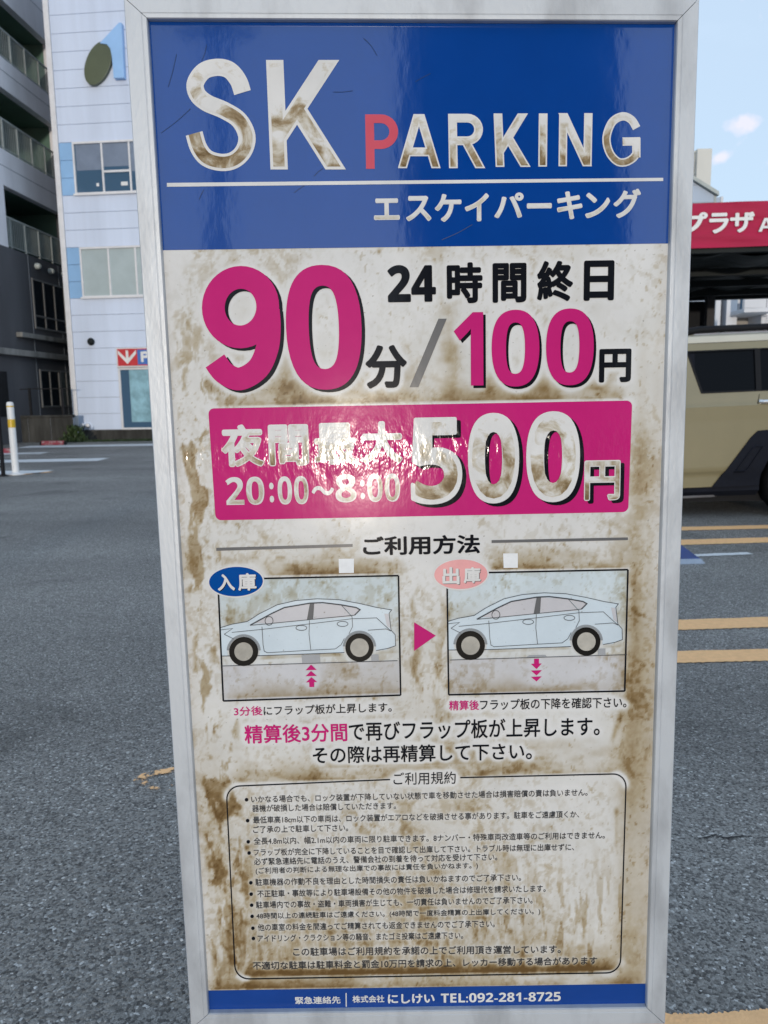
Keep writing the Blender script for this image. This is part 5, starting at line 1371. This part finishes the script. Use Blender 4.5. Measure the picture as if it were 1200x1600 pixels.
    text('精算後', 701.6, 748.4, 1094, 1109.5, F_pink, zl['p1'], root, bold=.016, sl=-.02)
    text('フラップ板の下降を確認下さい。', 750, 978.7, 1090.5, 1107.5, F_black, zl['p1'], root, bold=.012, sl=-.018)
    text('精算後3分間', 382, 542.5, 1131, 1160, F_pink, zl['p1'], root, bold=.018, sl=-.024)
    text('で再びフラップ板が上昇します。', 545, 937, 1123.5, 1153.5, F_black, zl['p1'], root, bold=.015, sl=-.022)
    text('その際は再精算して下さい。', 488.7, 831, 1163, 1190, F_black, zl['p1'], root, bold=.015, sl=-.020)
    # --- conditions box
    text('ご利用規約', 614.7, 712, 1206, 1225.5, F_black, zl['p1'], root, bold=.004, sl=-.02)
    box = rrect((353.5, 1228.5), (978.5, 1208.5), (969, 1519.5), (368, 1529.5), 21)
    bx = [np.array(p) for p in box]
    # open the outline where the title stands: start just right of it
    order = bx[9:] + bx[:9]
    path = [np.array((719, 1214.8))] + order + [np.array((609.5, 1217.8))]
    cond = strokes([(path, 2.0)], F_black, zl['p1'], root, 'conditions_border', halo=True)
    rules = [
        ('いかなる場合でも、ロック装置が下降していない状態で車を移動させた場合は損害賠償の責は負いません。', 392.5, 918, 1248.7, 1237.6, 1, (385.3, 1249.3)),
        ('器機が破損した場合は賠償していただきます。', 394, 618.7, 1263, 1258.5, 0, None),
        ('最低車高18cm以下の車両は、ロック装置がエアロなどを破損させる事があります。駐車をご遠慮頂くか、', 395.5, 905, 1281, 1271.8, 1, (387, 1282)),
        ('ご了承の上で駐車して下さい。', 395.5, 544, 1296, 1293, 0, None),
        ('全長4.8m以内、幅2.1m以内の車両に限り駐車できます。8ナンバー・特殊車両改造車等のご利用はできません。', 396.5, 945, 1314, 1304.5, 1, (388, 1315)),
        ('フラップ板が完全に下降していることを目で確認して出庫して下さい。トラブル時は無理に出庫せずに、', 396.5, 897, 1331.5, 1323, 1, (389.3, 1332.5)),
        ('必ず緊急連絡先に電話のうえ、警備会社の到着を待って対応を受けて下さい。', 397, 777, 1346, 1338.5, 0, None),
        ('(ご利用者の判断による無理な出庫での事故には責任を負いかねます。)', 399.5, 746.7, 1361, 1352.5, 0, None),
        ('駐車機器の作動不良を理由とした時間損失の責任は負いかねますのでご了承下さい。', 399, 814, 1378.3, 1370.5, 1, (392, 1379)),
        ('不正駐車・事故等により駐車場設備その他の物件を破損した場合は修理代を請求いたします。', 402, 852.5, 1396.3, 1387.8, 1, (392.5, 1396.8)),
        ('駐車場内での事故・盗難・車両損害が生じても、一切責任は負いませんのでご了承下さい。', 400, 832, 1413.7, 1406, 1, (393.3, 1414)),
        ('48時間以上の連続駐車はご遠慮ください。(48時間で一度料金精算の上出庫してください。)', 400.5, 844, 1431.6, 1424, 1, (394, 1431.5)),
        ('他の車室の料金を間違ってご精算されても返金できませんのでご了承下さい。', 402.7, 773, 1448.8, 1443, 1, (395.2, 1450)),
        ('アイドリング・クラクション等の騒音、またゴミ投棄はご遠慮下さい。', 402.7, 723.5, 1466, 1461, 1, (396, 1466)),
    ]
    for body, x0, x1, yl, yr, h_, dot in rules:
        ym = (yl + yr) / 2
        text(body, x0, x1, ym - 5.6, ym + 5.6, F_ink, zl['p1'], cond, bold=.012, rings=4, sl=(yr - yl) / (x1 - x0))
        if dot: poly([(dot[0] + 2.9 * math.cos(t), dot[1] + 2.9 * math.sin(t)) for t in np.linspace(0, 2 * math.pi, 12, endpoint=False)], F_black, zl['p1'], cond, 'bullet', halo=True)
    text('この駐車場はご利用規約を承諾の上でご利用頂き運営しています。', 458, 876, 1478.4, 1491.4, F_ink, zl['p1'], cond, bold=.016, rings=4, sl=-.0105)
    text('不適切な駐車は駐車料金と罰金10万円を請求の上、レッカー移動する場合があります', 394.7, 933, 1498.3, 1511, F_ink, zl['p1'], cond, bold=.016, rings=4, sl=-.0152)
    # --- footer
    text('緊急連絡先', 461, 532, 1556.5, 1568, F_white, zl['p1'], root, bold=.02, halo=False, sl=-.0145)
    poly([(540, 1551), (541.6, 1551), (541.8, 1572.5), (540.2, 1572.5)], F_white, zl['p1'], root, 'rule_line')
    text('株式会社', 550.7, 600.5, 1554.7, 1566, F_white, zl['p1'], root, bold=.02, halo=False, sl=-.0145)
    text('にしけい', 606, 679, 1552.5, 1567.3, F_white, zl['p1'], root, bold=.034, halo=False, sl=-.0145)
    text(heavy('TEL') + ':' + heavy('092') + '-' + heavy('281') + '-' + heavy('8725'), 688.8, 876, 1550.5, 1565, F_white, zl['p1'], root, halo=False, sl=-.0145, bold=.006)

    # --- the stained white board: fine mesh with a stain colour per vertex
    a0, a1 = float(min(p[0] for p in ic)) - .004, float(max(p[0] for p in ic)) + .004
    b0, b1 = float(min(p[1] for p in ic)) - .004, float(S(640, 380)[1]) + .02
    st = .0024; nx = int((a1 - a0) / st); ny = int((b1 - b0) / st)
    ga = np.linspace(a0, a1, nx + 1); gb = np.linspace(b0, b1, ny + 1); A, B = np.meshgrid(ga, gb)
    PX, PY = unS(A, B)
    def vnoise(x, y, seed):
        r = np.random.default_rng(seed).random((128, 128)); xi = np.floor(x).astype(int); yi = np.floor(y).astype(int); fx = x - xi; fy = y - yi
        fx = fx * fx * (3 - 2 * fx); fy = fy * fy * (3 - 2 * fy)
        g = lambda i, j: r[(yi + j) % 128, (xi + i) % 128]
        return (g(0, 0) * (1 - fx) + g(1, 0) * fx) * (1 - fy) + (g(0, 1) * (1 - fx) + g(1, 1) * fx) * fy
    def fbm(sx, sy, seed, oct=5, wx=0, wy=0):
        s = 0; am = 1; tot = 0
        for k in range(oct):
            s = s + am * vnoise((PX + wx) / sx * 2 ** k + 7 * k, (PY + wy) / sy * 2 ** k + 3 * k, seed + k); tot += am; am *= .55
        return s / tot
    ss = lambda e0, e1, x: (lambda t: t * t * (3 - 2 * t))(np.clip((x - e0) / (e1 - e0), 0, 1))
    warp = (fbm(40, 60, 3) - .5) * 60; warp2 = (fbm(30, 40, 9) - .5) * 40
    n_big = fbm(110, 150, 20); n_mid = fbm(34, 52, 30, wx=warp); n_fine = fbm(9, 13, 40, wx=warp2); n_drip = fbm(11, 90, 50, wx=warp * .25)
    n_grain = fbm(4, 5, 60, 3)
    D = .02 + .09 * ss(.42, .75, n_big)
    # mottled blotches with crisp tide edges
    blot = ss(.53, .60, n_mid * .6 + n_fine * .4)
    D += .17 * blot * ss(.40, .62, n_big)
    tide = np.exp(-((n_mid - .52) / .018) ** 2); D += .12 * tide * ss(.45, .6, n_big)
    D += .16 * ss(.60, .68, n_fine) * ss(.45, .6, fbm(70, 70, 77))
    # left margin: winding run marks
    Lm = lambda yy: np.interp(yy, [391, 1547], [255, 325])
    dl = PX - Lm(PY)
    col = ss(4, 14, dl) * (1 - ss(60, 84, dl)); run = ss(.50, .58, .55 * fbm(17, 60, 81, wx=warp * .5) + .45 * n_mid)
    D += .52 * col * run * ss(430, 640, PY) * (1 - .25 * ss(1250, 1500, PY))
    D += .12 * ss(3, 16, dl) * (1 - ss(30, 60, dl)) * ss(1050, 1300, PY)
    # right margin: soft beige
    Rm = lambda yy: np.interp(yy, [380, 1537], [1044, 1009]); dr = Rm(PY) - PX
    D += .30 * np.exp(-((dr - 34) / 17) ** 2) * ss(380, 700, PY) * (.55 + .9 * n_big) + .12 * np.exp(-((dr - 10) / 10) ** 2) * (.5 + n_mid)
    D += .16 * ss(950, 1000, PX) * ss(840, 1000, PY) * (.4 + n_big)
    # columns beside the diagrams
    for cx, wd, y0_, y1_, k_ in ((640, 14, 900, 1250, .42), (690, 9, 930, 1200, .34), (985, 12, 900, 1110, .30)):
        q = np.exp(-((PX - cx - (n_mid - .5) * 40) / wd) ** 2); D += k_ * q * ss(y0_, y0_ + 30, PY) * (1 - ss(y1_ - 60, y1_, PY)) * ss(.44, .6, n_drip * .6 + n_mid * .4)
    # pooled dirt along upper edges of printed boxes
    def pool(yl, yr, xl, xr, h_, k_, soft=26, seed=0, thr=.36, below=1.5):
        nonlocal D
        line = yl + (yr - yl) * (PX - xl) / (xr - xl); t = line - PY
        m = ss(xl - soft * .4, xl + soft, PX) * (1 - ss(xr - soft, xr + soft * .4, PX))
        hh = h_ * (.35 + 1.5 * fbm(42, 30, 200 + seed, 4))
        D += k_ * m * np.exp(-np.clip(t, 0, None) / hh * .8) * ss(-below, below, t) * (.45 + .75 * ss(thr, .62, fbm(60, 24, 230 + seed, 4)))
    pool(634, 622, 335, 985, 24, .62, seed=1); pool(635, 623, 335, 985, 9, .22, seed=2)
    for cx, yb_, h_ in ((446, 604, 34), (640, 618, 30), (705, 612, 90), (760, 612, 26), (850, 606, 26), (935, 612, 20), (700, 560, 60)):
        D += .34 * np.exp(-((PX - cx - (n_mid - .5) * 24) / 15) ** 2) * np.exp(-np.clip(yb_ - PY, 0, None) / h_) * (1 - ss(yb_, yb_ + 14, PY))
    pool(899, 896, 398, 628, 16, .74, seed=3); pool(890, 887, 752, 985, 16, .70, seed=4); pool(884, 880, 330, 400, 9, .25, seed=5)
    pool(888, 884, 678, 750, 10, .3, seed=6); pool(1223, 1206, 358, 978, 18, .66, seed=7); pool(1200, 1190, 500, 830, 22, .30, seed=8)
    pool(1526, 1516, 372, 968, 10, .92, seed=9, below=1.2, thr=.25); pool(1526, 1516, 800, 966, 24, .42, seed=10)
    pool(1547, 1537, 322, 1010, 15, .52, seed=11, thr=.3); pool(1546, 1542, 322, 560, 16, .52, seed=12)
    pool(1092, 1082, 350, 627, 13, .46, seed=13); pool(1083, 1077, 702, 977, 13, .46, seed=14)
    pool(1033, 1020, 352, 625, 7, .42, seed=15); pool(1022, 1011, 703, 975, 7, .38, seed=16); pool(980, 972, 345, 400, 9, .35, seed=17); pool(969, 962, 700, 760, 9, .35, seed=18)
    # conditions box: grey-brown runs that thin out to the right
    inb = ss(352, 362, PX) * (1 - ss(968, 976, PX)) * ss(1215, 1230, PY) * (1 - ss(1518, 1528, PY))
    body_ = ss(1240, 1480, PY) * (1 - .85 * ss(640, 900, PX - (PY - 1300) * .35))
    D += inb * (.26 * body_ * ss(.40, .64, n_drip) + .13 * body_)
    D += inb * .34 * ss(.55, .62, fbm(12, 75, 330, wx=warp * .2)) * ss(1300, 1440, PY) * ss(620, 760, PX)
    D += inb * .20 * ss(.54, .62, n_mid) * ss(560, 660, PX) * (1 - ss(860, 930, PX)) * ss(1225, 1290, PY) * (1 - ss(1370, 1420, PY))
    D += .5 * np.exp(-(((PX - 963.5) / 4) ** 2 + ((PY - 1268) / 6) ** 2)) + .22 * np.exp(-(((PX - 963) / 2.5) ** 2)) * ss(1268, 1280, PY) * (1 - ss(1320, 1330, PY))
    D += .4 * np.exp(-(((PX - 962 - (PY - 1140) * -.3) / 4) ** 2)) * ss(1100, 1125, PY) * (1 - ss(1150, 1165, PY))
    D += .6 * np.exp(-(((PX - 592) / 3) ** 2 + ((PY - 393.5) / 4) ** 2))
    fine2 = fbm(6, 8, 400, 4, wx=warp2 * .5)
    D += .17 * ss(.52, .64, fine2) * ss(.40, .58, fbm(90, 120, 410)) * (.5 + .5 * ss(600, 1000, PY))
    D += .05 * ss(820, 1200, PY) + inb * .14 * ss(.50, .66, fbm(7, 16, 420, 4, wx=warp2 * .4)) * (.35 + .65 * body_)
    D += .30 * ss(.70, .78, fbm(5, 7, 430, 3)) * ss(.48, .6, fbm(60, 80, 440))
    # stains stay clear of the printed film edges
    H_ = np.zeros((ny + 1, nx + 1)); hp = np.concatenate(HALO)
    ii = np.clip(((hp[:, 0] - a0) / (a1 - a0) * nx + .5).astype(int), 0, nx); jj = np.clip(((hp[:, 1] - b0) / (b1 - b0) * ny + .5).astype(int), 0, ny)
    ok = (hp[:, 1] > b0) & (hp[:, 1] < b1); H_[jj[ok], ii[ok]] = 1
    def blur(a, s):
        k = np.exp(-.5 * (np.arange(-int(3 * s + 1), int(3 * s + 2)) / s) ** 2); k /= k.sum()
        a = np.apply_along_axis(lambda r: np.convolve(r, k, 'same'), 1, a); return np.apply_along_axis(lambda r: np.convolve(r, k, 'same'), 0, a)
    small = ss(1225, 1240, PY) * inb
    hal = np.clip(blur(H_, 2.2) * 4.2, 0, 1) ; hal2 = np.clip(blur(H_, 1.0) * 1.5, 0, 1)
    hal = hal * (1 - small) + hal2 * small * .55
    D = D * (1 - .93 * hal)
    # thin clean rim under the header and above the footer
    D = np.clip(D * (.78 + .33 * n_grain), 0, 1.12)
    stops = [0, .12, .30, .55, .80, 1.12]
    cols = np.array([(.735, .725, .715), (.67, .655, .625), (.555, .51, .435), (.42, .345, .23), (.26, .175, .082), (.14, .08, .028)])
    C = np.stack([np.interp(D, stops, cols[:, k]) for k in range(3)], -1)
    # pale tints printed inside the two diagrams
    def inquad(c):
        m = np.ones_like(PX)
        for i in range(4):
            p, q = c[i], c[(i + 1) % 4]; e = np.array((q[0] - p[0], q[1] - p[1])); ln = np.hypot(*e)
            m = m * ss(-.5, 1.0, ((PX - p[0]) * -e[1] + (PY - p[1]) * e[0]) / ln)
        return m
    for c, gy in ((cL, 1040.4), (cR, 1031)):
        m = inquad(c); road = ss(gy - 1, gy + 1, PY + .030 * (PX - c[0][0]))
        sky_t = np.array((.86, .98, 1.06)); rd = np.array((.88, .89, .95))
        f_ = 1 - .75 * ss(c[0][1], c[0][1] + 130, PY)
        tint = (1 + (sky_t - 1) * f_[..., None]) * (1 - road[..., None]) + rd * road[..., None]
        C = C * (1 + (tint - 1) * m[..., None])
    me = bpy.data.meshes.new('board')
    V = np.stack([A, B, np.zeros_like(A)], -1).reshape(-1, 3); idx = np.arange((ny + 1) * (nx + 1)).reshape(ny + 1, nx + 1)
    Fq = np.stack([idx[:-1, :-1], idx[:-1, 1:], idx[1:, 1:], idx[1:, :-1]], -1).reshape(-1, 4)
    me.vertices.add(len(V)); me.vertices.foreach_set('co', V.astype(np.float32).ravel())
    me.loops.add(Fq.size); me.loops.foreach_set('vertex_index', Fq.astype(np.int32).ravel())
    me.polygons.add(len(Fq)); me.polygons.foreach_set('loop_start', np.arange(0, Fq.size, 4, dtype=np.int32)); me.polygons.foreach_set('loop_total', np.full(len(Fq), 4, np.int32))
    me.update(calc_edges=True)
    at_ = me.color_attributes.new('stain', 'FLOAT_COLOR', 'POINT')
    at_.data.foreach_set('color', np.concatenate([C, np.ones(C.shape[:2] + (1,))], -1).astype(np.float32).ravel())
    link('board', me, F_board, root)
sign()
